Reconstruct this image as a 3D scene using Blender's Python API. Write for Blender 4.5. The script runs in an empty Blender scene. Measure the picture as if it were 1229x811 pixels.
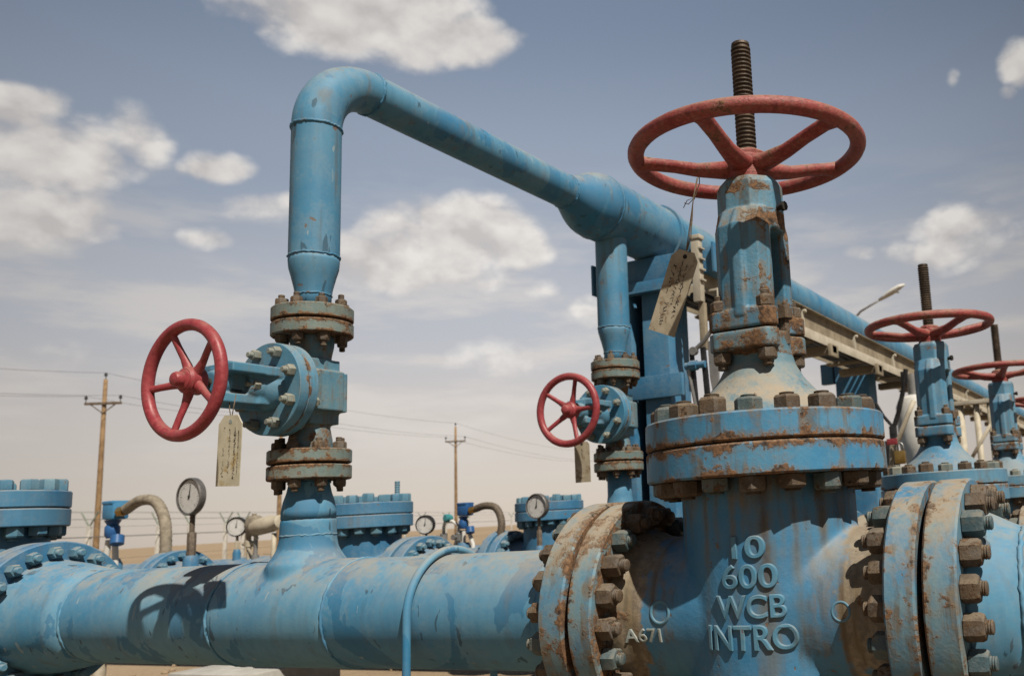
import bpy, bmesh, math, random
from mathutils import Vector, Matrix, Quaternion
from mathutils.bvhtree import BVHTree
from mathutils import noise as mnoise
random.seed(7)
PI = math.pi
sc = bpy.context.scene
COL = sc.collection
CAM_H = 1.0            # ground is z = 0, lens is one metre above it
def W(x, y, z): return Vector((x, y, z + CAM_H))

# ------------------------------------------------------------------ nodes
class NT:
    def __init__(s, tree):
        s.t = tree; s.t.nodes.clear()
    def n(s, typ, **kw):
        nd = s.t.nodes.new(typ)
        for k, v in kw.items():
            if k == 'ins':
                for kk, vv in v.items(): s.put(nd, kk, vv)
            else: setattr(nd, k, v)
        return nd
    def put(s, nd, key, v):
        sock = nd.inputs[key]
        if hasattr(v, 'is_output') or isinstance(v, bpy.types.NodeSocket): s.t.links.new(v, sock)
        elif isinstance(v, bpy.types.Node): s.t.links.new(v.outputs[0], sock)
        else: sock.default_value = v
    def math(s, op, a, b=0.0, c=None, clamp=False):
        nd = s.n('ShaderNodeMath', operation=op, use_clamp=clamp)
        s.put(nd, 0, a); s.put(nd, 1, b)
        if c is not None: s.put(nd, 2, c)
        return nd.outputs[0]
    def vmath(s, op, a, b=None, out=0):
        nd = s.n('ShaderNodeVectorMath', operation=op)
        s.put(nd, 0, a)
        if b is not None: s.put(nd, 1, b)
        return nd.outputs[out]
    def scale(s, a, f):
        nd = s.n('ShaderNodeVectorMath', operation='SCALE'); s.put(nd, 0, a); s.put(nd, 'Scale', f); return nd.outputs[0]
    def noise(s, vec, scale, detail=4, rough=0.55, dist=0.0):
        nd = s.n('ShaderNodeTexNoise'); s.put(nd, 'Vector', vec)
        nd.inputs['Scale'].default_value = scale; nd.inputs['Detail'].default_value = detail
        nd.inputs['Roughness'].default_value = rough; nd.inputs['Distortion'].default_value = dist
        return nd.outputs[0]
    def ss(s, v, a, b, lo=0.0, hi=1.0):
        nd = s.n('ShaderNodeMapRange', interpolation_type='SMOOTHSTEP')
        s.put(nd, 0, v); s.put(nd, 1, a); s.put(nd, 2, b); s.put(nd, 3, lo); s.put(nd, 4, hi)
        return nd.outputs[0]
    def mix(s, f, a, b):
        nd = s.n('ShaderNodeMix', data_type='RGBA')
        s.put(nd, 0, f)
        for i, v in ((6, a), (7, b)):
            if isinstance(v, tuple): nd.inputs[i].default_value = (*v, 1.0) if len(v) == 3 else v
            else: s.put(nd, i, v)
        return nd.outputs[2]

def new_mat(name):
    m = bpy.data.materials.new(name); m.use_nodes = True
    return m, NT(m.node_tree)
def finish(g, col, rough, normal=None, metal=0.0, spec=0.27):
    b = g.n('ShaderNodeBsdfPrincipled')
    if isinstance(col, tuple): b.inputs['Base Color'].default_value = (*col, 1)
    else: g.put(b, 'Base Color', col)
    g.put(b, 'Roughness', rough); g.put(b, 'Metallic', metal)
    b.inputs['Specular IOR Level'].default_value = spec
    if normal is not None: g.put(b, 'Normal', normal)
    o = g.n('ShaderNodeOutputMaterial'); g.put(o, 'Surface', b.outputs[0])
    return b
RUST = (0.062, 0.034, 0.019); RUST2 = (0.150, 0.080, 0.038); RUSTD = (0.017, 0.012, 0.009); DUST = (0.235, 0.198, 0.148)

def paint(name, base, faded, fresh=None, rust=0.0, dust=0.4, streak=0.3, patch=0.0, bump=0.25, sc_=1.0, rough=0.5, chips=0.35, mott=0.0, chalk=0.45):
    """weathered oil-field paint: fading, touch-up patches, rust spots, run-down stains and settled dust"""
    base, faded = (tuple(c * q for c, q in zip(x, (.70, .85, .86))) for x in (base, faded))
    m, g = new_mat(name)
    geo = g.n('ShaderNodeNewGeometry'); oi = g.n('ShaderNodeObjectInfo')
    P = geo.outputs['Position']
    P = g.vmath('ADD', P, g.scale(g.n('ShaderNodeCombineXYZ', ins={0: oi.outputs['Random'], 1: oi.outputs['Random'], 2: 0.3}).outputs[0], 3.7))
    wear = g.n('ShaderNodeAttribute', attribute_name='wear').outputs['Fac']
    nz = g.n('ShaderNodeSeparateXYZ', ins={0: geo.outputs['Normal']}).outputs[2]
    big = g.noise(P, 3.2 * sc_, 5, 0.6); mid = g.noise(P, 14 * sc_, 8, 0.68); fine = g.noise(P, 70 * sc_, 5, 0.65)
    Pv = g.vmath('MULTIPLY', P, (1.0, 1.0, 0.07))
    st = g.noise(Pv, 22 * sc_, 5, 0.6); st2 = g.noise(Pv, 48 * sc_, 3, 0.5)
    col = g.mix(g.ss(big, 0.32, 0.68), base, faded)
    col = g.mix(g.math('MULTIPLY', g.ss(st2, 0.42, 0.72), 0.3), col, tuple(c * 0.8 for c in base))
    # chalking: the sun has bleached the gloss off in cloudy patches with fine specks
    ck = g.noise(P, 8.5 * sc_, 9, 0.72, 0.3); sp = g.noise(P, 95 * sc_, 3, 0.6)
    chalky = g.math('MULTIPLY', g.ss(g.math('ADD', g.math('MULTIPLY', ck, .75), g.math('MULTIPLY', sp, .25)), 0.47, 0.60), chalk)
    col = g.mix(chalky, col, tuple(c * .55 + q for c, q in zip(faded, (.075, .085, .088))))
    if mott: col = g.mix(g.math('MULTIPLY', g.ss(g.noise(P, 38 * sc_, 6, 0.7), 0.47, 0.62), mott), col, tuple(min(1, c * 1.35 + .012) for c in faded)); col = g.mix(g.math('MULTIPLY', g.ss(g.noise(P, 21 * sc_, 6, 0.7), 0.52, 0.66), mott), col, tuple(c * .45 for c in base))
    if fresh:
        pm = g.noise(g.vmath('MULTIPLY', P, (1.0, 1.0, 0.6)), 5.0 * sc_, 4, 0.55, 0.6)
        col = g.mix(g.math('MULTIPLY', g.ss(g.math('ADD', pm, g.math('MULTIPLY', g.math('SUBTRACT', fine, .5), .05)), 0.60 - 0.1 * patch, 0.612 - 0.1 * patch), 0.78), col, fresh)
        Ps = g.vmath('MULTIPLY', P, (1.0, 1.0, 0.28))
        col = g.mix(g.math('MULTIPLY', g.ss(g.noise(Ps, 30 * sc_, 3, .5, .3), .675, .69), .8), col, (0.012, 0.050, 0.085))
        col = g.mix(g.math('MULTIPLY', g.ss(g.noise(g.vmath('ADD', Ps, (7.3, 2.1, 4.4)), 36 * sc_, 3, .5, .3), .715, .728), .6), col, (0.22, 0.27, 0.28))
    # dust film everywhere, thicker on upward faces
    up = g.ss(nz, 0.15, 0.95)
    dm = g.math('MULTIPLY', g.math('ADD', g.math('MULTIPLY', up, 1.0), 0.16), g.ss(g.math('ADD', g.math('ADD', g.math('MULTIPLY', mid, 0.45), g.math('MULTIPLY', big, 0.35)), g.math('MULTIPLY', fine, .2)), 0.36, 0.58))
    dm = g.math('MULTIPLY', dm, dust, clamp=True)
    # brown run-down stains
    sm = g.math('MULTIPLY', g.ss(g.math('ADD', st, g.math('MULTIPLY', wear, 0.22)), 0.575 - 0.06 * streak, 0.68 - 0.06 * streak), streak, clamp=True)
    sm = g.math('MULTIPLY', sm, g.ss(mid, 0.3, 0.6))
    drip = g.n('ShaderNodeAttribute', attribute_name='drip').outputs['Fac']
    dn = g.math('MULTIPLY', g.math('MULTIPLY', drip, g.ss(g.math('ADD', g.math('MULTIPLY', st, .5), g.math('MULTIPLY', mid, .5)), .32, .52)), 1.0, clamp=True)
    tan = g.n('ShaderNodeAttribute', attribute_name='tan').outputs['Fac']
    tn = g.ss(g.math('ADD', tan, g.math('MULTIPLY', g.math('SUBTRACT', g.math('ADD', g.math('MULTIPLY', mid, .6), g.math('MULTIPLY', st, .4)), .5), 3.4)), .42, .70)
    col = g.mix(g.math('MULTIPLY', g.math('MULTIPLY', tn, g.math('MINIMUM', g.math('MULTIPLY', tan, 3.0), 1.0)), .85), col, g.mix(g.ss(fine, .38, .62), (0.125, 0.084, 0.044), (0.235, 0.172, 0.10)))
    col = g.mix(g.math('MULTIPLY', dn, 0.9), col, g.mix(g.ss(g.math('ADD', g.math('MULTIPLY', drip, .5), g.math('MULTIPLY', fine, .5)), .50, .78), (0.100, 0.080, 0.036), (0.050, 0.029, 0.014)))
    col = g.mix(g.math('MULTIPLY', sm, 0.82), col, g.mix(g.ss(st2, 0.45, 0.58), (0.050, 0.037, 0.020), (0.115, 0.082, 0.042)))
    col = g.mix(dm, col, DUST)
    # rust
    rv = g.math('ADD', g.math('ADD', g.math('MULTIPLY', mid, 0.72), g.math('MULTIPLY', big, 0.28)), g.math('MULTIPLY', wear, 0.20))
    rv = g.math('ADD', rv, g.math('MULTIPLY', g.math('SUBTRACT', fine, 0.5), 0.22))
    rt = 0.70 - 0.22 * rust
    rm = g.ss(rv, rt, rt + 0.055)
    halo = g.math('MULTIPLY', g.ss(rv, rt - 0.09, rt + 0.04), 0.32)
    rc = g.mix(g.ss(fine, 0.35, 0.65), RUST, RUST2)
    rc = g.mix(g.ss(g.noise(P, 26 * sc_, 4, 0.6), 0.52, 0.66), rc, RUSTD)
    rc = g.mix(g.math('MULTIPLY', g.math('MULTIPLY', up, g.ss(fine, 0.4, 0.6)), 0.55 * dust), rc, DUST)
    if rust > 0:
        col = g.mix(halo, col, (0.15, 0.10, 0.055))
        col = g.mix(g.math('MULTIPLY', rm, 0.95), col, rc)
    # small chips and scratches
    ch = g.ss(g.noise(P, 34 * sc_, 3, 0.5, 0.4), 0.715 - 0.05 * chips, 0.735 - 0.05 * chips)
    if chips > 0: col = g.mix(g.math('MULTIPLY', ch, 0.8), col, (0.11, 0.07, 0.045))
    r = g.math('ADD', g.math('MULTIPLY', rm if rust > 0 else dm, 0.4), rough)
    r = g.math('ADD', r, g.math('MULTIPLY', dm, 0.35)); r = g.math('ADD', r, g.math('MULTIPLY', chalky, .30)); r = g.math('ADD', r, g.math('MULTIPLY', g.math('SUBTRACT', mid, .5), .25), clamp=True)
    h = g.math('ADD', g.math('MULTIPLY', fine, 0.35), g.math('MULTIPLY', mid, 0.5))
    if rust > 0: h = g.math('ADD', h, g.math('MULTIPLY', g.math('MULTIPLY', rm, fine), 0.8))
    if chips > 0: h = g.math('SUBTRACT', h, g.math('MULTIPLY', ch, 0.3))
    bp = g.n('ShaderNodeBump', ins={'Height': h}); bp.inputs['Strength'].default_value = bump; bp.inputs['Distance'].default_value = 0.004
    finish(g, col, r, bp.outputs[0])
    return m

def plain(name, a, b, scale=20, rough=0.6, bump=0.2, metal=0.0, dist=0.003):
    a = tuple(.60 * c for c in a); b = tuple(.60 * c for c in b)
    m, g = new_mat(name)
    geo = g.n('ShaderNodeNewGeometry'); P = geo.outputs['Position']
    n1 = g.noise(P, scale, 6, 0.65); n2 = g.noise(P, scale * 6, 4, 0.6)
    col = g.mix(g.ss(n1, 0.35, 0.65), a, b)
    bp = g.n('ShaderNodeBump', ins={'Height': n2}); bp.inputs['Strength'].default_value = bump; bp.inputs['Distance'].default_value = dist
    finish(g, col, rough, bp.outputs[0], metal)
    return m

M = {}
M['cast'] = paint('cast_blue_paint', (0.030, 0.148, 0.285), (0.052, 0.185, 0.315), None, rust=0.22, dust=0.62, streak=0.7, bump=0.65, chips=0.3, chalk=0.12)
M['flange'] = paint('flange_blue_paint', (0.034, 0.160, 0.30), (0.066, 0.205, 0.325), None, rust=0.43, dust=0.42, streak=0.85, bump=0.5, chips=0.5, sc_=1.45, chalk=0.2)
M['endflange'] = paint('end_flange_stained_paint', (0.036, 0.160, 0.29), (0.150, 0.215, 0.235), None, rust=0.50, dust=1.0, streak=1.0, bump=0.55, chips=0.6, sc_=1.6, chalk=0.35)
M['yoke'] = paint('yoke_blue_paint', (0.046, 0.155, 0.25), (0.085, 0.195, 0.275), None, rust=0.44, dust=0.7, streak=0.95, bump=0.8, chips=0.4, sc_=1.5, chalk=0.3)
M['gland'] = paint('gland_rusty_paint', (0.060, 0.150, 0.215), (0.105, 0.185, 0.22), None, rust=0.44, dust=1.0, streak=0.8, bump=0.7, sc_=1.6)
M['rusty'] = paint('rusty_flange_paint', (0.105, 0.140, 0.140), (0.165, 0.175, 0.155), None, rust=0.56, dust=0.7, streak=0.6, bump=0.6, sc_=1.9)
M['pipe'] = paint('pipe_blue_paint', (0.055, 0.185, 0.31), (0.115, 0.255, 0.36), (0.014, 0.112, 0.215), rust=0.0, dust=0.66, streak=0.3, patch=0.45, bump=0.22, chips=0.0, rough=0.6)
M['over'] = paint('overhead_blue_paint', (0.038, 0.155, 0.272), (0.076, 0.205, 0.315), (0.014, 0.115, 0.225), rust=0.12, dust=0.55, streak=0.5, patch=0.42, bump=0.2, chips=0.25, rough=0.58)
M['clean'] = paint('clean_blue_paint', (0.030, 0.128, 0.245), (0.055, 0.172, 0.285), None, rust=0.0, dust=0.55, streak=0.3, bump=0.25, chips=0.15, rough=0.45)
M['small'] = paint('valve_blue_paint', (0.048, 0.165, 0.27), (0.082, 0.205, 0.295), None, rust=0.2, dust=0.5, streak=0.4, bump=0.45, chips=0.4, sc_=1.5)
M['smallbody'] = paint('valve_body_paint', (0.060, 0.165, 0.245), (0.115, 0.19, 0.225), None, rust=0.32, dust=0.85, streak=0.7, bump=0.55, chips=0.4, sc_=1.5)
M['red'] = paint('red_wheel_paint', (0.215, 0.018, 0.018), (0.285, 0.045, 0.038), None, rust=0.50, dust=0.55, streak=0.1, bump=0.8, chips=0.9, sc_=2.6, rough=0.5, mott=.6, chalk=.12)
M['redclean'] = paint('bright_red_wheel_paint', (0.265, 0.022, 0.030), (0.30, 0.036, 0.042), None, rust=0.14, dust=0.26, streak=0.1, bump=0.25, chips=0.5, sc_=2.4, rough=0.42, mott=.45, chalk=.08)
M['nut'] = paint('rusty_nut', (0.062, 0.033, 0.020), (0.105, 0.060, 0.036), None, rust=0.68, dust=0.30, streak=0.0, bump=0.9, sc_=3.0, rough=0.65)
M['nutblue'] = paint('painted_nut', (0.045, 0.075, 0.090), (0.085, 0.088, 0.078), None, rust=0.60, dust=0.40, streak=0.0, bump=0.8, sc_=3.0)
M['nutclean'] = paint('blue_nut', (0.042, 0.135, 0.22), (0.085, 0.18, 0.24), None, rust=0.10, dust=0.6, streak=0.0, bump=0.3, sc_=2.0)
M['nutgrey'] = paint('grey_nut', (0.135, 0.135, 0.125), (0.24, 0.215, 0.18), None, rust=0.45, dust=0.5, streak=0.0, bump=0.6, sc_=2.8)
M['stem'] = plain('greasy_thread_steel', (0.065, 0.048, 0.034), (0.14, 0.10, 0.068), 30, 0.55, 0.4, 0.35)
M['dark'] = plain('dark_gasket', (0.012, 0.011, 0.010), (0.03, 0.026, 0.022), 30, 0.8)
M['gasket'] = plain('gasket_rust_recess_shade', (0.03, 0.02, 0.015), (0.07, 0.04, 0.025), 30, 0.9)
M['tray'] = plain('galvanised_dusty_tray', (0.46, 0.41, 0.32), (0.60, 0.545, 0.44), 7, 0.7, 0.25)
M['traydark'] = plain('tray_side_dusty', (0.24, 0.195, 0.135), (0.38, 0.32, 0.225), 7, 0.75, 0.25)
M['steelgrey'] = plain('galvanised_steel', (0.30, 0.30, 0.29), (0.43, 0.42, 0.40), 12, 0.45, 0.15, 0.6)
M['gaugerim'] = plain('gauge_rim', (0.11, 0.105, 0.10), (0.19, 0.18, 0.17), 20, 0.45, 0.15, 0.3)
M['white'] = plain('white_paint', (0.66, 0.64, 0.59), (0.78, 0.76, 0.71), 10, 0.5, 0.1)
M['black'] = plain('black_plastic', (0.012, 0.012, 0.013), (0.03, 0.03, 0.03), 20, 0.45, 0.1)
M['dial'] = plain('gauge_dial', (0.62, 0.61, 0.58), (0.72, 0.71, 0.68), 40, 0.35, 0.0)
M['beige'] = plain('dusty_beige_paint', (0.43, 0.37, 0.27), (0.55, 0.49, 0.38), 14, 0.6, 0.2)
M['hose'] = plain('dusty_conduit', (0.22, 0.185, 0.135), (0.36, 0.31, 0.235), 25, 0.7, 0.5)
M['hosedark'] = plain('braided_conduit', (0.10, 0.075, 0.055), (0.18, 0.14, 0.10), 60, 0.6, 0.6)
M['brass'] = plain('brass', (0.42, 0.25, 0.07), (0.55, 0.36, 0.12), 20, 0.35, 0.2, 0.8)
M['xmtr'] = plain('transmitter_blue', (0.05, 0.22, 0.42), (0.085, 0.28, 0.48), 14, 0.4, 0.1)
M['xmtrdark'] = plain('transmitter_dark_blue', (0.02, 0.09, 0.26), (0.035, 0.13, 0.32), 14, 0.4, 0.1)
M['tealcap'] = plain('teal_cap', (0.05, 0.25, 0.27), (0.10, 0.34, 0.36), 14, 0.5, 0.1)
M['wood'] = plain('weathered_pole_wood', (0.22, 0.135, 0.065), (0.34, 0.22, 0.115), 3, 0.85, 0.4)
M['crossarm'] = plain('weathered_crossarm', (0.10, 0.07, 0.045), (0.17, 0.12, 0.08), 5, 0.85, 0.3)
M['wire'] = plain('wire', (0.10, 0.10, 0.10), (0.16, 0.155, 0.15), 5, 0.6, 0.0)
M['concrete'] = plain('pale_concrete', (0.40, 0.385, 0.35), (0.52, 0.50, 0.46), 8, 0.85, 0.3)
M['postwhite'] = plain('whitewashed_concrete', (0.58, 0.55, 0.49), (0.70, 0.67, 0.60), 6, 0.85, 0.2)
M['armgreen'] = plain('pale_green_steel', (0.20, 0.24, 0.20), (0.30, 0.33, 0.27), 6, 0.7, 0.1)
M['ink'] = plain('faded_ink', (0.035, 0.030, 0.028), (0.09, 0.075, 0.06), 200, 0.8, 0.0)
M['letters'] = paint('raised_letter_paint', (0.058, 0.165, 0.255), (0.085, 0.19, 0.265), None, rust=0.05, dust=0.55, streak=0.35, bump=0.35, chips=0.2)
M['marks'] = plain('chalky_letter_paint', (0.30, 0.35, 0.34), (0.42, 0.44, 0.40), 60, 0.8, 0.3)
M['string'] = plain('dirty_string', (0.13, 0.095, 0.06), (0.24, 0.18, 0.12), 60, 0.9, 0.3)
def tag_mat(name, a, b, stain):
    m, g = new_mat(name); geo = g.n('ShaderNodeNewGeometry'); P = geo.outputs['Position']
    n1 = g.noise(P, 16, 7, 0.65); n2 = g.noise(g.vmath('MULTIPLY', P, (1, 1, 0.3)), 60, 4, 0.6)
    col = g.mix(g.ss(n1, 0.4, 0.6), a, b); col = g.mix(g.ss(g.noise(P, 24, 6, 0.7), 0.54, 0.66), col, stain)
    bp = g.n('ShaderNodeBump', ins={'Height': n2}); bp.inputs['Strength'].default_value = 0.25; bp.inputs['Distance'].default_value = 0.002
    finish(g, col, 0.65, bp.outputs[0]); return m
M['tag'] = tag_mat('weathered_tag', (0.24, 0.205, 0.145), (0.31, 0.27, 0.20), (0.15, 0.10, 0.055))
M['tagpale'] = tag_mat('pale_printed_tag', (0.30, 0.275, 0.195), (0.37, 0.34, 0.255), (0.26, 0.19, 0.08))

def ground_mat():
    m, g = new_mat('desert_sand'); geo = g.n('ShaderNodeNewGeometry'); P = geo.outputs['Position']
    a = g.noise(P, 0.05, 6, 0.6); b = g.noise(P, 1.3, 8, 0.65); c = g.noise(P, 24, 6, 0.7)
    col = g.mix(g.ss(a, 0.35, 0.65), (0.205, 0.148, 0.090), (0.255, 0.190, 0.122))
    col = g.mix(g.math('MULTIPLY', g.ss(b, 0.5, 0.68), 0.5), col, (0.14, 0.095, 0.053))
    col = g.mix(g.math('MULTIPLY', g.ss(c, 0.56, 0.64), 0.6), col, (0.10, 0.072, 0.05))
    h = g.math('ADD', g.math('MULTIPLY', b, 0.6), g.math('MULTIPLY', c, 0.5))
    bp = g.n('ShaderNodeBump', ins={'Height': h}); bp.inputs['Strength'].default_value = 0.7; bp.inputs['Distance'].default_value = 0.05
    finish(g, col, 0.95, bp.outputs[0], spec=0.2); return m
M['sand'] = ground_mat()

# ------------------------------------------------------------------ geometry helpers
def frame_z(d):
    d = Vector(d).normalized(); return d.to_track_quat('Z', 'Y').to_matrix().to_4x4()
def at(loc, axis=(0, 0, 1), spin=0.0):
    return Matrix.Translation(Vector(loc)) @ frame_z(axis) @ Matrix.Rotation(spin, 4, 'Z')
def NB():
    bm = bmesh.new(); bm.verts.layers.float.new('wear'); return bm
def lathe(bm, prof, mat=None, segs=48, cap0=True, cap1=True, wob=0.0):
    mat = mat or Matrix.Identity(4); lw = bm.verts.layers.float['wear']; rings = []
    for k, p in enumerate(prof):
        r, z = p[0], p[1]; w = p[2] if len(p) > 2 else 0.0; ring = []
        for i in range(segs):
            a = 2 * PI * i / segs
            v = bm.verts.new(mat @ Vector((r * math.cos(a), r * math.sin(a), z))); v[lw] = w; ring.append(v)
        rings.append(ring)
    for a, b in zip(rings, rings[1:]):
        for i in range(segs):
            j = (i + 1) % segs; bm.faces.new((a[i], a[j], b[j], b[i]))
    if cap0: bm.faces.new(list(reversed(rings[0])))
    if cap1: bm.faces.new(rings[-1])
    return bm
def sweep(bm, pts, rad, segs=16, closed=False, ry=None, up=None, cap=True, square=False):
    pts = [Vector(p) for p in pts]; n = len(pts)
    rad = rad if isinstance(rad, (list, tuple)) else [rad] * n
    ry = (ry if isinstance(ry, (list, tuple)) else [ry] * n) if ry is not None else rad
    lw = bm.verts.layers.float['wear']
    T = []
    for i in range(n):
        a = pts[(i - 1) % n] if (closed or i > 0) else pts[i]; b = pts[(i + 1) % n] if (closed or i < n - 1) else pts[i]
        T.append((b - a).normalized())
    u = Vector(up) if up is not None else T[0].orthogonal()
    rings = []
    for i in range(n):
        if up is not None: u = Vector(up)
        u = (u - T[i] * u.dot(T[i])).normalized(); v = T[i].cross(u); ring = []
        for k in range(segs):
            a = 2 * PI * (k + (0.5 if square else 0)) / segs
            ca, sa = math.cos(a), math.sin(a)
            if square: m_ = max(abs(ca), abs(sa)); ca /= m_; sa /= m_
            ring.append(bm.verts.new(pts[i] + u * (ca * rad[i]) + v * (sa * ry[i])))
        rings.append(ring)
    R_ = list(zip(rings, rings[1:])) + ([(rings[-1], rings[0])] if closed else [])
    for a, b in R_:
        for k in range(segs):
            j = (k + 1) % segs; bm.faces.new((a[k], a[j], b[j], b[k]))
    if cap and not closed:
        bm.faces.new(list(reversed(rings[0]))); bm.faces.new(rings[-1])
    return bm
def box(bm, c, s, mat=None, bev=0.0):
    mat = mat or Matrix.Identity(4)
    c = Vector(c); vs = []
    for dx in (-.5, .5):
        for dy in (-.5, .5):
            for dz in (-.5, .5): vs.append(bm.verts.new(mat @ (c + Vector((dx * s[0], dy * s[1], dz * s[2])))))
    f = [(0, 1, 3, 2), (4, 6, 7, 5), (0, 4, 5, 1), (2, 3, 7, 6), (0, 2, 6, 4), (1, 5, 7, 3)]
    fs = [bm.faces.new([vs[i] for i in q]) for q in f]
    if bev > 0:
        es = list({e for q in fs for e in q.edges}); bmesh.ops.bevel(bm, geom=es, offset=bev, segments=2, affect='EDGES', profile=0.6)
    return bm
def prism(bm, poly, z0, z1, mat=None, poly1=None):
    mat = mat or Matrix.Identity(4); poly1 = poly1 or poly
    a = [bm.verts.new(mat @ Vector((x, y, z0))) for x, y in poly]; b = [bm.verts.new(mat @ Vector((x, y, z1))) for x, y in poly1]
    n = len(poly); bm.faces.new(list(reversed(a))); bm.faces.new(b)
    for i in range(n):
        j = (i + 1) % n; bm.faces.new((a[i], a[j], b[j], b[i]))
    return bm
def to_mesh(name, bm, mat, smooth=38):
    bmesh.ops.recalc_face_normals(bm, faces=bm.faces[:])
    me = bpy.data.meshes.new(name); bm.to_mesh(me); bm.free()
    me.materials.append(M[mat] if isinstance(mat, str) else mat)
    for p in me.polygons: p.use_smooth = True
    if smooth < 180: me.set_sharp_from_angle(angle=math.radians(smooth))
    return me
def link(name, me, parent=None, loc=None, mtx=None):
    o = bpy.data.objects.new(name, me); COL.objects.link(o)
    if parent is not None: o.parent = parent
    if mtx is not None: o.matrix_basis = mtx
    elif loc is not None: o.location = loc
    return o
def obj(name, bm, mat, parent=None, smooth=38, loc=None, mtx=None):
    return link(name, to_mesh(name, bm, mat, smooth), parent, loc, mtx)
def tagit(o, label, cat, group=None, kind=None):
    o['label'] = label; o['category'] = cat
    if group: o['group'] = group
    if kind: o['kind'] = kind
    return o
def thing(name, label, cat, loc=(0, 0, 0), group=None, rz=0.0):
    o = bpy.data.objects.new(name, None); COL.objects.link(o); o.location = loc; o.rotation_euler = (0, 0, rz)
    o.empty_display_size = 0.1
    return tagit(o, label, cat, group)
def structure(o): o['kind'] = 'structure'; return o
def remeshed(bm, voxel, it=4, fac=0.5, wear=None):
    """fuse overlapping solids into one cast skin"""
    bmesh.ops.recalc_face_normals(bm, faces=bm.faces[:])
    me = bpy.data.meshes.new('t'); bm.to_mesh(me); bm.free()
    o = bpy.data.objects.new('t', me); COL.objects.link(o)
    r = o.modifiers.new('r', 'REMESH'); r.mode = 'VOXEL'; r.voxel_size = voxel
    s = o.modifiers.new('s', 'SMOOTH'); s.iterations = it; s.factor = fac
    dg = bpy.context.evaluated_depsgraph_get(); me2 = bpy.data.meshes.new_from_object(o.evaluated_get(dg))
    bpy.data.objects.remove(o); bpy.data.meshes.remove(me)
    b2 = bmesh.new(); b2.from_mesh(me2); bpy.data.meshes.remove(me2)
    lw = b2.verts.layers.float.get('wear') or b2.verts.layers.float.new('wear')
    for v in b2.verts: v[lw] = wear(v.co) if wear else 0.0
    return b2
def flange_prof(R, z0, z1, rin, w0=0.0, w1=0.0, c=0.004):
    t = z1 - z0
    return [(rin, z0, w0 * 1.8), (R * .85, z0, w0 * 1.8), (R - c, z0, w0 * 1.4), (R, z0 + c, w0), (R, z0 + .15 * t, w0 * .75), (R, z0 + .38 * t, w0 * .15), (R, z0 + .62 * t, w1 * .15),
            (R, z1 - .15 * t, w1 * .75), (R, z1 - c, w1), (R - c, z1, w1), (R * .85, z1, w1 * .6), (rin, z1, w1 * .4)]
def torus_weld(bm, R, mat, r=0.004, segs=110, amp=0.0016):
    pts = []
    for i in range(segs):
        a = 2 * PI * i / segs; rr = R + random.uniform(-.3, .3) * amp
        pts.append(mat @ Vector((rr * math.cos(a), rr * math.sin(a), random.uniform(-amp, amp))))
    rad = [r * random.uniform(.75, 1.2) for _ in pts]
    return sweep(bm, pts, rad, 8, closed=True)
AX_X = frame_z((1, 0, 0))

# ------------------------------------------------------------------ fasteners
def nut_bm(af, h, stud, sr=None, dome=False):
    bm = NB(); R = af / math.sqrt(3); sr = sr or af * 0.31
    lathe(bm, [(R * .9, 0.0), (R, h * .06), (R, h * .82), (R * .88, h * .97), (R * .80, h)], None, 6)
    if stud > 0:
        n = max(3, int(stud / 0.004)); pr = [(sr, h - .004)]
        for i in range(n):
            z = h + stud * (i + .3) / n; pr += [(sr, z), (sr * .9, z + stud * .45 / n)]
        pr.append((sr * .75, h + stud)); lathe(bm, pr, None, 14)
    return bm
NUT = {}
def nut(key, mat, *a):
    k = (key, mat)
    if k not in NUT: NUT[k] = to_mesh('bolt', nut_bm(*a), mat, 30)
    return NUT[k]
def bolt_circle(parent, me, n, R, base, axis, a0=0.0, keep=None, jitter=True):
    """one bolt object per hole; base = circle centre, axis = direction the nut points"""
    F = frame_z(axis)
    for i in range(n):
        a = a0 + 2 * PI * i / n
        p = Vector(base) + F @ Vector((R * math.cos(a), R * math.sin(a), 0))
        if keep and not keep(p): continue
        m_ = me[i % len(me)] if isinstance(me, (list, tuple)) else me
        k = random.uniform(.96, 1.03)
        link('bolt', m_, parent, mtx=Matrix.Translation(p) @ F @ Matrix.Rotation(random.uniform(0, 1.05), 4, 'Z') @ Matrix.Diagonal((k, k, random.uniform(.86, 1.16), 1)))

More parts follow.
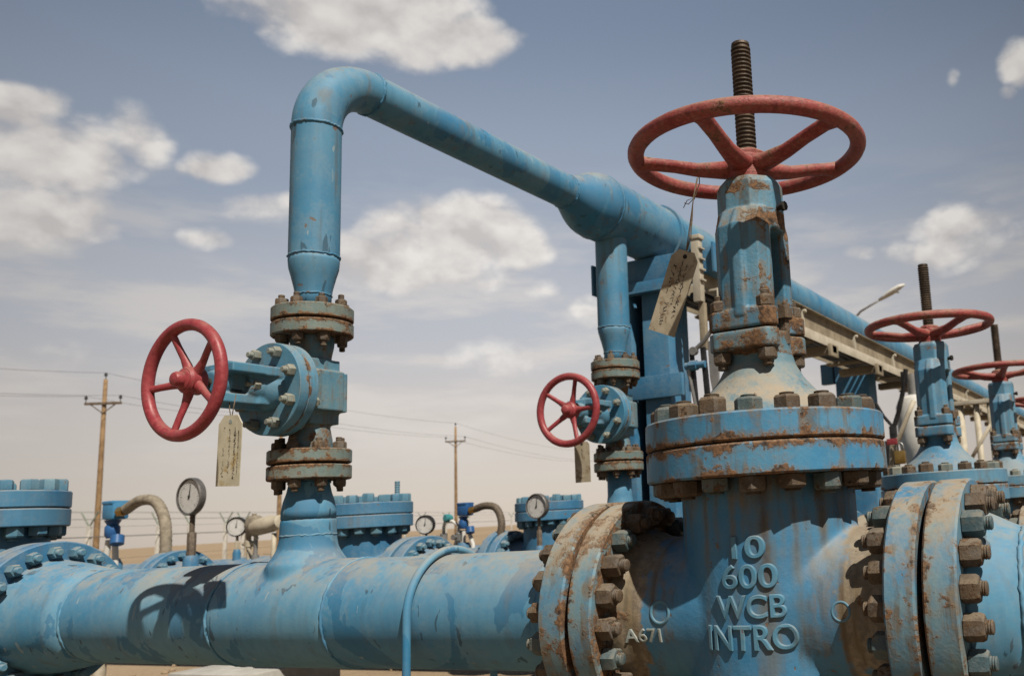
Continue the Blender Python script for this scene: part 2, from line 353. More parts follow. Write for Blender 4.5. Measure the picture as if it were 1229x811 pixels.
# ------------------------------------------------------------------ handwheel
def handwheel(parent, R, tube, hub_r, drop, a0, mat, mtx, spoke_w=0.014, nut_mat=None, n=5):
    bm = NB(); pts = [Vector(((R - tube) * math.cos(2 * PI * i / 72), (R - tube) * math.sin(2 * PI * i / 72), 0)) for i in range(72)]
    sweep(bm, pts, tube, 14, closed=True, ry=tube * 1.05, up=(0, 0, 1))
    w = obj('handwheel', bm, mat, parent, 180, mtx=mtx)
    b = NB(); lathe(b, [(hub_r * .9, -drop - hub_r * .75), (hub_r * 1.05, -drop - hub_r * .6), (hub_r, -drop + hub_r * .4), (hub_r * .85, -drop + hub_r * .6)], None, 32)
    obj('hub', b, mat, w, 30)
    for k in range(n):
        a = a0 + 2 * PI * k / n; ca, sa = math.cos(a), math.sin(a); s = NB()
        rr = [hub_r * .6, hub_r * 1.2, R * .42, R * .62, R * .82, R - tube * 1.2]; zz = [-drop, -drop, -drop * .82, -drop * .42, -drop * .10, 0]
        wd = [spoke_w * 1.6, spoke_w * 1.35, spoke_w * 1.02, spoke_w * .92, spoke_w * .95, spoke_w * 1.25]; th = [spoke_w * 1.15, spoke_w, spoke_w * .78, spoke_w * .72, spoke_w * .74, spoke_w * .95]
        pts = []; W_ = []; H_ = []
        for i in range(len(rr) - 1):
            for j in range(5):
                t = j / 5; pts.append(Vector((0, 0, 0)) + Vector(((rr[i] * (1 - t) + rr[i + 1] * t) * ca, (rr[i] * (1 - t) + rr[i + 1] * t) * sa, zz[i] * (1 - t) + zz[i + 1] * t)))
                W_.append(wd[i] * (1 - t) + wd[i + 1] * t); H_.append(th[i] * (1 - t) + th[i + 1] * t)
        pts.append(Vector((rr[-1] * ca, rr[-1] * sa, zz[-1]))); W_.append(wd[-1]); H_.append(th[-1])
        sweep(s, pts, H_, 12, up=(0, 0, 1), ry=W_)
        obj('spoke', s, mat, w, 180)
    return w

# ------------------------------------------------------------------ big wedge gate valve
def text_mesh(s, width, height, depth=0.005, bevel=0.0014):
    cu = bpy.data.curves.new('t', 'FONT'); cu.body = s; cu.extrude = depth / 2; cu.bevel_depth = 0.030; cu.bevel_resolution = 3; cu.resolution_u = 8
    cu.extrude = 0.06; cu.offset = -0.012
    o = bpy.data.objects.new('t', cu); COL.objects.link(o)
    dg = bpy.context.evaluated_depsgraph_get(); me = bpy.data.meshes.new_from_object(o.evaluated_get(dg)); bpy.data.objects.remove(o)
    bm = bmesh.new(); bm.from_mesh(me); bpy.data.meshes.remove(me); bm.verts.layers.float.new('wear')
    xs = [v.co.x for v in bm.verts]; ys = [v.co.y for v in bm.verts]; zs = [v.co.z for v in bm.verts]
    for v in bm.verts:
        v.co.x = ((v.co.x - min(xs)) / (max(xs) - min(xs)) - .5) * width
        v.co.y = ((v.co.y - min(ys)) / (max(ys) - min(ys)) - .5) * height
        v.co.z = (v.co.z - min(zs)) / (max(zs) - min(zs))
    return bm
def emboss(bm, bvh, cx, cz, depth, sink=0.003, rot=0.0, yfrom=-0.6):
    """wrap flat letters (x, y, 0..1) on the casting's front side"""
    c, s = math.cos(rot), math.sin(rot)
    bmesh.ops.triangulate(bm, faces=[f for f in bm.faces if len(f.verts) > 4])
    for v in bm.verts:
        x = cx + v.co.x * c - v.co.y * s; z = cz + v.co.x * s + v.co.y * c
        hit = bvh.ray_cast(Vector((x, yfrom, z)), Vector((0, 1, 0)))
        y = hit[0].y if hit[0] else -0.18
        v.co = Vector((x, y + sink - (depth + sink) * v.co.z, z))
    return bm

def big_gate_valve(loc, label, group):
    t = thing('gate_valve', label, 'valve', loc, group)
    RB = 0.2534
    # cast body
    b = NB()
    lathe(b, [(.15, -.20), (.178, -.15), (.183, -.05), (.183, .285)], None, 72)
    lathe(b, [(.172, -.315), (.170, -.285), (.160, -.265), (.152, -.235), (.152, -.18), (.162, -.10), (.168, 0), (.162, .10), (.152, .18), (.152, .235), (.160, .265), (.170, .285), (.172, .315)], AX_X, 72)
    lathe(b, [(.05, -.19), (.13, -.17), (.17, -.12), (.18, -.05), (.18, .0)], None, 48)
    body = remeshed(b, 0.0065, 10, 0.5, lambda c: .55 * max(0, 1 - abs(c.z - .25) / .12) + .6 * max(0, (abs(c.x) - .17) / .12) * (1 if c.z > -.05 else .4))
    bvh = BVHTree.FromBMesh(body)
    ld = body.verts.layers.float.new('drip'); rg = random.Random(11)
    dl = [(-1.5708 + a, w_, L_, k_) for a, w_, L_, k_ in ((-.86, .006, .20, 1.0), (-.62, .008, .14, .8), (-.36, .008, .26, 1.0), (-.20, .006, .15, .9), (.0, .007, .34, .7), (.13, .008, .12, .9), (.335, .021, .55, 1.0), (.52, .007, .20, .9), (.66, .010, .40, .85), (.80, .009, .26, 1.0), (.98, .015, .30, 1.0))]
    for v in body.verts:
        c = v.co
        if abs(c.x) < .19 and c.y < 0:
            th = math.atan2(c.y, c.x); d = 0
            for a, w_, L_, k_ in dl:
                u = (th - a + .035 * mnoise.noise((a * 9, c.z * 14, 0))) * .18 / (w_ * (1 + .5 * mnoise.noise((c.z * 30, a, 3))))
                t_ = (.262 - c.z) / L_
                if 0 <= t_ < 1: d = max(d, k_ * math.exp(-u * u) * (1 - t_ ** 2))
            v[ld] = d
        elif c.y < .05:    # run-down marks under the hub shoulders
            d = 0
            for xx, w_, zt, zb, k_ in ((-.262, .010, .14, -.14, .8), (-.205, .009, .17, -.06, 1.0), (.196, .009, .16, -.20, 1.0), (.245, .010, .15, -.08, .7), (.222, .006, .12, -.24, .9), (-.285, .010, .12, -.22, .6)):
                u = (c.x - xx + .008 * mnoise.noise((c.z * 12, xx * 40, 1))) / w_
                if zb < c.z < zt: d = max(d, k_ * math.exp(-u * u) * min(1, (c.z - zb) / .08))
            v[ld] = d
    lt = body.verts.layers.float.new('tan')
    for v in body.verts:
        c = v.co; q = 0
        if c.x > .165: q = min(1, (c.x - .165) / .05) * min(1, max(0, (c.z + .26) / .12))
        elif c.x < -.20: q = .9 * min(1, (-.20 - c.x) / .05) * min(1, max(0, (c.z + .20) / .12))
        v[lt] = q
    bo = obj('valve_body', body, 'cast', t, 180)
    # cast lettering
    for s, w, h, cx, cz in (('10', .066, .043, .028, .130), ('600', .110, .046, .0255, .076), ('WCB', .138, .044, .024, .0200), ('INTRO', .180, .047, .021, -.0365)):
        obj('lettering', emboss(text_mesh(s, w, h), bvh, cx, cz, .0062), 'letters', bo, 40)
    obj('lettering', emboss(text_mesh('A671', .080, .028), bvh, -.229, -.0365, .004), 'marks', bo, 40)
    for cx, cz, r in ((-.188, .008, .021), (.194, .006, .017)):
        rb = NB(); pts = []
        for i in range(40):
            a = 2 * PI * i / 40; x, z = cx + r * math.cos(a), cz + r * math.sin(a); hit = bvh.ray_cast(Vector((x, -.6, z)), Vector((0, 1, 0)))
            pts.append(Vector((x, hit[0].y + .0016, z)))
        sweep(rb, pts, .0042 if cx < 0 else .0030, 8, closed=True); obj('cast_ring', rb, 'letters', bo, 180)
    # end flanges (axis X)
    for s in (-1, 1):
        f = NB(); lathe(f, flange_prof(.235, .298, .355, .10, .35, .6), at((0, 0, 0), (s, 0, 0)), 128); obj('end_flange', f, 'endflange', t, 30)
    # body and bonnet flanges
    f = NB(); lathe(f, flange_prof(RB, .263, .3255, .10, .5, .9), None, 128); obj('body_flange', f, 'flange', t, 30)
    f = NB(); lathe(f, flange_prof(RB, .3285, .385, .08, .9, .4), None, 128); obj('bonnet_flange', f, 'flange', t, 30)
    f = NB(); lathe(f, [(RB - .012, .320), (RB - .012, .334)], None, 96); obj('gasket', f, 'dark', t, 30)
    # bonnet
    b = NB()
    lathe(b, [(.178, .375), (.172, .395), (.148, .418), (.118, .444), (.094, .472), (.077, .502), (.069, .535), (.069, .572)], None, 72)
    for s in (-1, 1):
        prism(b, [(-.055, s * .035), (.055, s * .035), (.077, s * .068), (.077, s * .085), (.060, s * .102), (-.060, s * .102), (-.077, s * .085), (-.077, s * .068)], .5285, .5705)
        prism(b, [(-.03, s * .03), (.03, s * .03), (.03, s * .07), (-.03, s * .07)], .49, .53)
    obj('bonnet', remeshed(b, .0045, 4, .5, lambda c: .75 if c.z > .52 else -.25), 'gland', t, 180)
    # yoke: two arms, collar and foot
    b = NB()
    fr = [(-.056, -.030), (-.067, -.052), (-.040, -.092), (-.011, -.098), (-.004, -.105), (.016, -.105), (.022, -.097), (.050, -.089), (.063, -.056), (.056, -.030)]
    fr1 = [(x * .92, -.03 + (y + .03) * .62) for x, y in fr]
    for s in (1, -1):
        pl = [(x, y * s) for x, y in fr][::s]; pl1 = [(x, y * s) for x, y in fr1][::s]
        prism(b, pl, .60, .80, None, pl); prism(b, pl, .799, .842, None, pl1)
        prism(b, [(-.050, s * .033), (.050, s * .033), (.077, s * .070), (.077, s * .085), (.060, s * .102), (-.060, s * .102), (-.077, s * .085), (-.077, s * .070)][::s], .5735, .614)
    prism(b, [(-.045, -.05), (.045, -.05), (.045, .05), (-.045, .05)], .5735, .600)
    oc = [(.0735 * math.cos(PI / 8 + PI / 4 * k), .0735 * math.sin(PI / 8 + PI / 4 * k)) for k in range(8)]
    prism(b, [(x * 1.02, y * 1.02) for x, y in oc], .798, .905, None, oc); prism(b, oc, .903, .918, None, [(x * .9, y * .9) for x, y in oc])
    yk = obj('yoke', remeshed(b, .0032, 1, .5, lambda c: (.45 if c.z < .617 else .0) + (.45 if c.z > .88 else 0) + (.38 if abs(c.x) > .048 and c.z < .84 else 0) + (.3 if .80 < c.z < .845 else 0) + .35 * max(0, 1 - abs(c.z - .64) / .05)), 'yoke', t, 180)
    b = NB(); lathe(b, [(.007, 0), (.007, .016), (.011, .016), (.011, .024)], at((.066, -.012, .845), (1, -.25, 0)), 8); obj('grease_nipple', b, 'dark', yk, 30)
    # gland follower and eyebolts seen through the window
    b = NB(); lathe(b, [(.05, .57), (.05, .60), (.034, .612), (.034, .66)], None, 32); obj('gland', b, 'gland', t, 30)
    for x in (.062, -.062):
        b = NB(); lathe(b, [(.011, .545), (.011, .6), (.02, .6), (.02, .622), (.011, .622), (.011, .632)], at((x, 0, 0)), 6); obj('gland_bolt', b, 'nut', t, 30)
    me = nut('yoke', 'nut', .036, .024, .012)
    for sx in (-1, 1):
        for sy in (-1, 1):
            link('bolt', me, t, mtx=at((sx * .052, sy * .079 - (0.0), .615), (0, 0, 1), random.random())) if sy > 0 or True else 0
            link('bolt', me, t, mtx=at((sx * .052, sy * .079, .527), (0, 0, -1), random.random()))
    # stem with thread
    pr = [(.0195, .50), (.0195, .905)]; z = .905; p = .0098
    while z < 1.245: pr += [(.0228, z + p * .18), (.0228, z + p * .5), (.0192, z + p * .68), (.0192, z + p)]; z += p
    pr += [(.0215, z + .003), (.0205, z + .009)]
    b = NB(); lathe(b, pr, None, 28); obj('stem', b, 'stem', t, 30)
    # yoke nut and handwheel
    handwheel(t,   .267, .0175, .044, .034, math.radians(19), 'red', at((0, 0, .990)), .0195)
    b = NB(); lathe(b, [(.040, .965), (.043, .968), (.043, .985), (.034, .992)], None, 8); lathe(b, [(.046, .915), (.046, .93)], None, 24); obj('yoke_nut', b, 'red', t, 30)
    # bolting
    bt = [nut('bon', 'nut', .050, .030, .006), nut('bon', 'nut', .050, .030, .006), nut('bon2', 'nutblue', .050, .030, .006)]
    bolt_circle(t, bt, 18, .214, (0, 0, .385), (0, 0, 1), .10, jitter=True)
    bolt_circle(t, bt, 18, .214, (0, 0, .263), (0, 0, -1), -.10, jitter=True)
    bf = [nut('end', 'nut', .042, .034, .012)] * 3 + [nut('end2', 'nutblue', .042, .034, .012)]
    for s in (-1, 1): bolt_circle(t, bf, 20, .200, (s * .298, 0, 0), (-s, 0, 0), .08)
    return t
def copy_tree(o, parent=None):
    c = o.copy(); COL.objects.link(c)
    if parent is not None: c.parent = parent
    for ch in list(o.children): copy_tree(ch, c)
    return c

Y1, Z1 = 1.759, -.199
VG = 'big gate valves with red handwheels, one on each pipe row'
V1 = big_gate_valve(W(-.752, Y1, Z1), 'largest rusty blue gate valve with raised lettering and a tag on its red handwheel', VG)
spec = [((-.735, 3.40, -.262), .93, 'blue gate valve directly behind the big lettered one, its whole red handwheel against the sky', -.35),
        ((-.715, 4.98, -.270), .95, 'blue gate valve in the third row, its red handwheel partly cut by the picture edge', .3),
        ((-.690, 6.60, -.300), .95, 'farthest blue gate valve of the row, only the left end of its red wheel showing', .6)]
M['yokefar'] = paint('far_valve_blue_paint', (0.052, 0.165, 0.275), (0.095, 0.215, 0.31), None, rust=0.12, dust=0.6, streak=0.4, bump=0.4, chips=0.3, sc_=1.5)
for p, s, lab, rot in spec:
    c = copy_tree(V1); c.location = W(*p); c.scale = (s,) * 3; c['label'] = lab
    for ch in list(c.children):
        if ch.name.startswith('valve_body'):
            for q in list(ch.children): bpy.data.objects.remove(q)
        if ch.name.startswith('handwheel'): ch.matrix_basis = ch.matrix_basis @ Matrix.Rotation(rot, 4, 'Z')
        far = 'yokefar' if ch.name.startswith(('yoke.', 'bonnet.', 'bonnet_flange', 'body_flange')) else 'nutgrey' if ch.name.startswith('bolt') and ch.data.materials[0] == M['nutblue'] else None
        if far: ch.material_slots[0].link = 'OBJECT'; ch.material_slots[0].material = M[far]

# ------------------------------------------------------------------ pipelines
def pipe_seg(parent, x0, x1, mat='pipe', R=.1365, name='pipe_run'):
    b = NB(); n = max(2, int(abs(x1 - x0) / .25)); lathe(b, [(R, x0 + (x1 - x0) * i / n) for i in range(n + 1)], AX_X, 72)
    return obj(name, b, mat, parent, 40)
def weld(parent, x, mat='pipe', R=.1365, r=.0042):
    b = NB(); torus_weld(b, R, AX_X @ Matrix.Translation((0, 0, x)), r); return obj('weld_bead', b, mat, parent, 180)
def pipe_flange(parent, xg, s, mat='endflange', weldmat='pipe', neck=.075, bolts='end', R=.235, thick=.060, bmat=('nut', 'nutblue'), nb=20, wear=.6, back=True):
    """weld-neck flange; xg = gap face, s = side the pipe lies on (+1: pipe towards +x)"""
    f = NB(); m = at((xg, 0, 0), (s, 0, 0))
    lathe(f, flange_prof(R, 0, thick, .09, wear, .3 * wear), m, 128); o = obj('end_flange', f, mat, parent, 30)
    n = NB(); lathe(n, [(.178, thick - .002), (.174, thick + .008), (.165, thick + neck * .35), (.150, thick + neck * .7), (.1385, thick + neck)], m, 72); obj('weld_neck', n, weldmat, parent, 180)
    g = NB(); lathe(g, [(.165, -.013), (.165, .002)], m, 64); obj('gasket', g, 'gasket', parent, 30)
    q = (.036, .030, .016) if bmat[0] == 'nutclean' else (.042, .034, .012)
    me = [nut(bolts + str(q[0]), bmat[0], *q), nut(bolts + str(q[0]), bmat[1], *q)]
    if bmat[0] == 'nut': me = [me[0]] * 3 + [me[1]]
    bolt_circle(parent, me, nb, .200, (xg + s * thick, 0, 0), (s, 0, 0), .08)
    return o

# row 1, run between the check valve at the left and the lettered gate valve
P1 = thing('pipeline', 'thick pale blue front pipe between the left flange and the lettered gate valve', 'pipe', W(-2.118, Y1, Z1), 'blue pipelines in parallel rows')
X0 = -2.118
def lx(x): return x - X0
b = NB(); lathe(b, [(.1365, lx(-2.332)), (.1395, lx(-2.30)), (.1395, lx(-1.94)), (.1365, lx(-1.905))], AX_X, 72)
lathe(b, [(.106, .06), (.102, .13), (.088, .150), (.076, .170), (.0715, .195), (.0700, .250)], None, 64)
obj('tee', remeshed(b, .0052, 16, .5), 'pipe', P1, 180)
b = NB(); lathe(b, [(.0690, .248), (.0685, .270), (.0640, .295), (.0565, .318), (.0520, .340), (.0510, .366)], None, 48); obj('swage', b, 'pipe', P1, 180)
b = NB(); torus_weld(b, .0695, at((0, 0, .205)), .003, 70); obj('weld_bead', b, 'pipe', P1, 180)
b = NB(); torus_weld(b, .0520, at((0, 0, .345)), .0025, 60); obj('weld_bead', b, 'pipe', P1, 180)
pipe_seg(P1, lx(-2.975), lx(-2.330)); pipe_seg(P1, lx(-1.907), lx(-1.245))
for x in (-2.975, -2.331, -1.906, -1.245): weld(P1, lx(x))
pipe_flange(P1, lx(-1.119), -1, neck=.078)
pipe_flange(P1, lx(-3.305), 1, 'clean', 'pipe', neck=.27, bmat=('nutclean', 'nutclean'), wear=0.0, nb=20)

P1b = thing('pipeline', 'short blue pipe stub leaving the right side of the lettered gate valve', 'pipe', W(-.30, Y1, Z1), 'blue pipelines in parallel rows')
pipe_flange(P1b, -.385 + .30, 1, neck=.085); weld(P1b, -.236 + .30, r=.005); pipe_seg(P1b, -.236 + .30, 2.6)

def back_row(y, z, xs, segs, label):
    p = thing('pipeline', label, 'pipe', W(0, y, z), 'blue pipelines in parallel rows')
    for a, b_ in segs: pipe_seg(p, a, b_, 'clean')
    for x, s in xs: pipe_flange(p, x, s, 'clean', 'clean', neck=.12, bmat=('nutclean', 'nutclean'), wear=.15)
    return p
P2 = back_row(3.37, -.262, [(-5.10, 1), (-4.03, -1), (-3.285, 1), (-1.075, -1), (-.385, 1)], [(-4.93, -4.2), (-3.12, -1.24), (-.21, 3)], 'dusty blue pipe of the second row, mostly hidden behind the front pipe')
P3 = back_row(4.98, -.270, [(-4.10, -1), (-3.355, 1), (-1.06, -1), (-.362, 1)], [(-9, -4.27), (-3.19, -1.23), (-.19, 3)], 'blue pipe of the third row, behind the gauge and hose, mostly hidden')
P4 = back_row(6.60, -.300, [(-1.03, -1), (-.34, 1)], [(-9, -1.2), (-.17, 3)], 'blue pipe of the last row, behind the far gate valves, mostly hidden')
# row 2's left valve end
b = NB(); lathe(b, flange_prof(.235, 0, .06, .05, .1, .1), at((-5.11, 0, 0), (-1, 0, 0)), 96); obj('end_flange', b, 'clean', P2, 30)
pipe_seg(P2, -9, -5.165, 'clean')

# ------------------------------------------------------------------ check valves at the left
def check_valve(loc, label):
    t = thing('check_valve', label, 'valve', loc, 'blue check valves at the left ends of the pipe rows')
    b = NB(); lathe(b, [(.15, -.17), (.172, -.12), (.172, .30)], None, 64)
    lathe(b, [(.172, -.30), (.165, -.27), (.152, -.23), (.16, -.10), (.165, 0), (.16, .10), (.152, .23), (.165, .27), (.172, .30)], AX_X, 64)
    obj('valve_body', remeshed(b, .008, 8), 'clean', t, 180)
    for s in (-1, 1):
        f = NB(); lathe(f, flange_prof(.235, .29, .347, .10), at((0, 0, 0), (s, 0, 0)), 96); obj('end_flange', f, 'clean', t, 30)
        bolt_circle(t, nut('end', 'nutclean', .042, .034, .012), 20, .200, (s * .29, 0, 0), (-s, 0, 0), .08)
    f = NB(); lathe(f, flange_prof(.225, .290, .351, .08), None, 96); obj('body_flange', f, 'clean', t, 30)
    f = NB(); lathe(f, flange_prof(.225, .354, .412, .01), None, 96); obj('cover', f, 'clean', t, 30)
    f = NB(); lathe(f, [(.216, .345), (.216, .36)], None, 64); obj('gasket', f, 'dark', t, 30)
    me = nut('cover', 'nutclean', .050, .040, .0); me2 = nut('cover_u', 'nutclean', .050, .034, .010)
    bolt_circle(t, me, 16, .188, (0, 0, .412), (0, 0, 1), .1); bolt_circle(t, me2, 16, .188, (0, 0, .290), (0, 0, -1), .1)
    return t
V0 = check_valve(W(-3.658, Y1, Z1), 'blue bolted-cover check valve at the left edge of the photo')
c2 = copy_tree(V0); c2.location = W(-3.655, 3.37, -.262); c2['label'] = 'blue bolted-cover check valve just behind the riser, one long stud on its cover'
c3 = copy_tree(V0); c3.location = W(-3.73, 4.98, -.275); c3['label'] = 'blue bolted-cover check valve behind the round gauge, beside the rusty flange'
b = NB(); pr = []
for i in range(10): pr += [(.014, .41 + i * .012), (.012, .416 + i * .012)]
lathe(b, pr, at((.02, .188, 0)), 12); obj('long_stud', b, 'nutclean', c2, 30)

# ------------------------------------------------------------------ small gate valves on the risers
def small_flange(parent, z0, z1, mat, w0, w1, R=.1065):
    f = NB(); lathe(f, flange_prof(R, z0, z1, .035, w0, w1, .003), None, 72); return obj('end_flange', f, mat, parent, 30)
def small_gate_valve(loc, label):
    t = thing('wedge_valve', label, 'valve', loc, 'small gate valves standing on the branch pipes')
    b = NB(); lathe(b, [(.058, -.160), (.056, -.13), (.050, -.10), (.050, .10), (.056, .13), (.058, .160)], None, 48)
    oct_ = [(-.081, -.028), (-.053, -.056), (.053, -.056), (.081, -.028), (.081, .028), (.053, .056), (-.053, .056), (-.081, .028)]
    box(b, (0, -.01, 0), (.162, .10, .112)); box(b, (0, 0, 0), (.13, .13, .112))
    prism(b, [(x * .9, y) for x, y in [(-.06, -.05), (.06, -.05), (.06, .05), (-.06, .05)]], -.09, .09)
    lathe(b, [(.075, 0), (.080, .05), (.095, .082)], at((0, 0, 0), (0, -1, 0)), 48)
    obj('valve_body', remeshed(b, .0036, 3, .5, lambda c: .25 + .35 * (abs(c.z) > .09)), 'smallbody', t, 180)
    f = NB(); lathe(f, flange_prof(.124, .079, .106, .04, .3, .8, .002), at((0, 0, 0), (0, -1, 0)), 80); obj('body_flange', f, 'small', t, 30)
    f = NB(); lathe(f, flange_prof(.124, .1075, .136, .02, .6, .1, .002), at((0, 0, 0), (0, -1, 0)), 80); bf = obj('bonnet_flange', f, 'small', t, 30)
    me = nut('sm_b', 'nutgrey', .027, .020, .012); mk = nut('sm_bk', 'nutgrey', .027, .018, .006)
    bolt_circle(t, me, 8, .101, (0, -.136, 0), (0, -1, 0), PI / 8); bolt_circle(t, mk, 8, .101, (0, -.079, 0), (0, 1, 0), PI / 8)
    # bonnet yoke reaching to the wheel
    b = NB()
    lathe(b, [(.066, .130), (.060, .15), (.046, .172), (.040, .215)], at((0, 0, 0), (0, -1, 0)), 40); box(b, (0, -.165, 0), (.060, .075, .085)); box(b, (.0, -.205, .012), (.030, .15, .05))
    for s in (-1, 1):
        box(b, (0, -.205, s * .037), (.122 if s > 0 else .062, .150, .024)); box(b, (0, -.200, s * .050), (.018, .13, .022)); box(b, (0, -.16, s * .036), (.125 if s > 0 else .07, .05, .026)); box(b, (0, -.272, s * .022), (.05, .020, .034))
    lathe(b, [(.030, .255), (.032, .262), (.032, .293), (.026, .298)], at((0, 0, 0), (0, -1, 0)), 32)
    obj('yoke', remeshed(b, .0030, 3, .5, lambda c: .15), 'small', t, 180)
    for x in (-.036, .036):
        b = NB(); lathe(b, [(.006, .15), (.006, .19), (.0125, .19), (.0125, .206), (.006, .206), (.006, .225)], at((x, 0, 0), (0, -1, 0)), 6); obj('gland_bolt', b, 'nutgrey', t, 30)
    b = NB(); pr = [(.011, .12)]; z = .18
    while z < .375: pr += [(.0115, z), (.0115, z + .002), (.0098, z + .003), (.0098, z + .0048)]; z += .0055
    pr += [(.010, .382), (.006, .385)]
    lathe(b, pr, at((0, 0, 0), (0, -1, 0)), 18); obj('stem', b, 'stem', t, 30)
    handwheel(t, .150, .0142, .033, .018, math.radians(41), 'redclean', at((0, -.362, 0), (0, -1, 0)), .0098)
    b = NB(); lathe(b, [(.0265, .352), (.0275, .356), (.0255, .366), (.019, .370), (.0185, .382), (.015, .388), (.008, .391)], at((0, 0, 0), (0, -1, 0)), 28); obj('wheel_nut', b, 'redclean', t, 30)
    for z0, z1, w0, w1 in ((-.196, -.159, .9, .5), (.159, .196, .5, .9)): small_flange(t, z0, z1, 'rusty', w0, w1)
    mn = [nut('riser', 'nut', .028, .021, .014), nut('riser2', 'nut', .028, .021, .010)]
    bolt_circle(t, mn, 8, .082, (0, 0, -.159), (0, 0, 1), .35); bolt_circle(t, mn, 8, .082, (0, 0, .159), (0, 0, -1), .35)
    return t
SZ1 = .394
S1 = small_gate_valve(W(X0, Y1, SZ1), 'nearer small blue gate valve with a red wheel and printed tag, on the front riser')
S2 = copy_tree(S1); S2.location = W(X0, 3.325, .440); S2['label'] = 'farther small gate valve with a red wheel, beside the blue column'
for ch in S2.children:
    if ch.name.startswith('handwheel'): ch.matrix_basis = ch.matrix_basis @ Matrix.Rotation(math.radians(-41), 4, 'Z')

# lower flanges of the risers belong to the pipes below
def riser_flange_low(parent, zc, dz):
    small_flange(parent, zc - .196 - .006 - .038 - dz, zc - .196 - .006 - dz, 'rusty', .5, .9)
    g = NB(); lathe(g, [(.066, zc - .205 - dz), (.066, zc - .194 - dz)], None, 32); obj('gasket', g, 'dark', parent, 30)
    bolt_circle(parent, [nut('riser', 'nut', .028, .021, .014), nut('riser2', 'nut', .028, .021, .010)], 8, .082, (0, 0, zc - .196 - .044 - dz), (0, 0, -1), .35)
riser_flange_low(P1, SZ1, Z1)
h2 = bpy.data.objects.new('branch', None)
b = NB(); lathe(b, [(.11, .10), (.10, .15), (.078, .19), (.072, .24), (.070, .28), (.056, .33), (.052, .36), (.052, .47)], at((X0, -.045, 0)), 48); obj('swage', b, 'over', P2, 180)
def riser2_low():
    zc = .440 + .262
    f = NB(); lathe(f, flange_prof(.1065, zc - .240, zc - .202, .035, .5, .9, .003), at((X0, -.045, 0)), 72); obj('end_flange', f, 'rusty', P2, 30)
    bolt_circle(P2, nut('riser', 'nut', .028, .021, .014), 8, .082, (X0, -.045, zc - .240), (0, 0, -1), .35)
    g = NB(); lathe(g, [(.066, zc - .205), (.066, zc - .194)], at((X0, -.045, 0)), 32); obj('gasket', g, 'dark', P2, 30)
riser2_low(); bpy.data.objects.remove(h2)

# ------------------------------------------------------------------ overhead pipe: riser, elbow, reducer, header, second riser
OV = thing('overhead_pipe', 'blue overhead pipe rising from the front valve, bending back and widening into a long header', 'pipe', W(X0, Y1, .6))
def oz(z): return z - .6
HZ = 1.366; BR = .19; RS = .0675
def riser_top(y, zc, zt, r_pipe, elbow):
    a = zc + .202
    f = NB(); lathe(f, flange_prof(.1065, oz(a), oz(a + .038), .035, .9, .4, .003), at((0, y, 0)), 72); obj('end_flange', f, 'rusty', OV, 30)
    g = NB(); lathe(g, [(.066, oz(a - .009)), (.066, oz(a + .003))], at((0, y, 0)), 32); obj('gasket', g, 'dark', OV, 30)
    bolt_circle(OV, [nut('riser', 'nut', .028, .021, .014), nut('riser2', 'nut', .028, .021, .010)], 8, .082, (0, y, oz(a + .038)), (0, 0, 1), .35)
    n = NB(); lathe(n, [(.0475, oz(a + .036)), (.0475, oz(a + .075)), (.050, oz(a + .095)), (.0585, oz(a + .13)), (.0655, oz(a + .155)), (r_pipe, oz(a + .175)), (r_pipe, oz(a + .190))], at((0, y, 0)), 48); obj('swage', n, 'over', OV, 180)
    for z_, rr, q in ((a + .078, .0478, .0022), (a + .190, r_pipe, .003)):
        w_ = NB(); torus_weld(w_, rr, at((0, y, oz(z_))), q, 70); obj('weld_bead', w_, 'over', OV, 180)
    p = NB(); n_ = 8; lathe(p, [(r_pipe, oz(a + .190) + (zt - a - .190) * i / n_) for i in range(n_ + 1)], at((0, y, 0)), 64); obj('riser', p, 'over', OV, 40)
riser_top(0, SZ1, HZ - BR, RS, True)
riser_top(3.325 - Y1, .440, HZ - .05, .0705, False)
e = NB(); pts = [Vector((0, BR - BR * math.cos(t), oz(HZ - BR) + BR * math.sin(t))) for t in [PI / 2 * i / 24 for i in range(25)]]
sweep(e, pts, RS * 1.005, 64, up=(1, 0, 0)); obj('elbow', e, 'over', OV, 40)
for m_ in (at((0, 0, oz(HZ - BR))), at((0, BR, oz(HZ)), (0, 1, 0))):
    w_ = NB(); torus_weld(w_, RS, m_, .0044, 80); obj('weld_bead', w_, 'over', OV, 180)
yr0, yr1 = 2.985 - Y1, 3.20 - Y1
p = NB(); n_ = 10; lathe(p, [(RS + .004 * i / n_, BR + (yr0 - BR) * i / n_) for i in range(n_ + 1)], at((0, 0, oz(HZ)), (0, 1, 0)), 64); obj('crossover', p, 'over', OV, 40)
RH = .145
p = NB(); prf = [(RS + .0042, yr0 - .01)]
for i in range(13): t = i / 12; prf.append((RS + .004 + (RH - RS - .004) * (.35 * math.sin(t * PI / 2) + .65 * (3 * t * t - 2 * t ** 3)), yr0 + (yr1 - yr0) * t))
prf += [(RH, yr1 + .03)]
lathe(p, prf, at((0, 0, oz(HZ)), (0, 1, 0)), 72); obj('reducer', p, 'over', OV, 180)
for y_, rr in ((yr0, RS + .005), (yr1 + .02, RH)):
    w_ = NB(); torus_weld(w_, rr, at((0, y_, oz(HZ)), (0, 1, 0)), .0035, 110); obj('weld_bead', w_, 'over', OV, 180)
p = NB(); lathe(p, [(RH, yr1 + .03 + 26 * i / 40) for i in range(41)], at((0, 0, oz(HZ)), (0, 1, 0)), 72); obj('header', p, 'over', OV, 40)
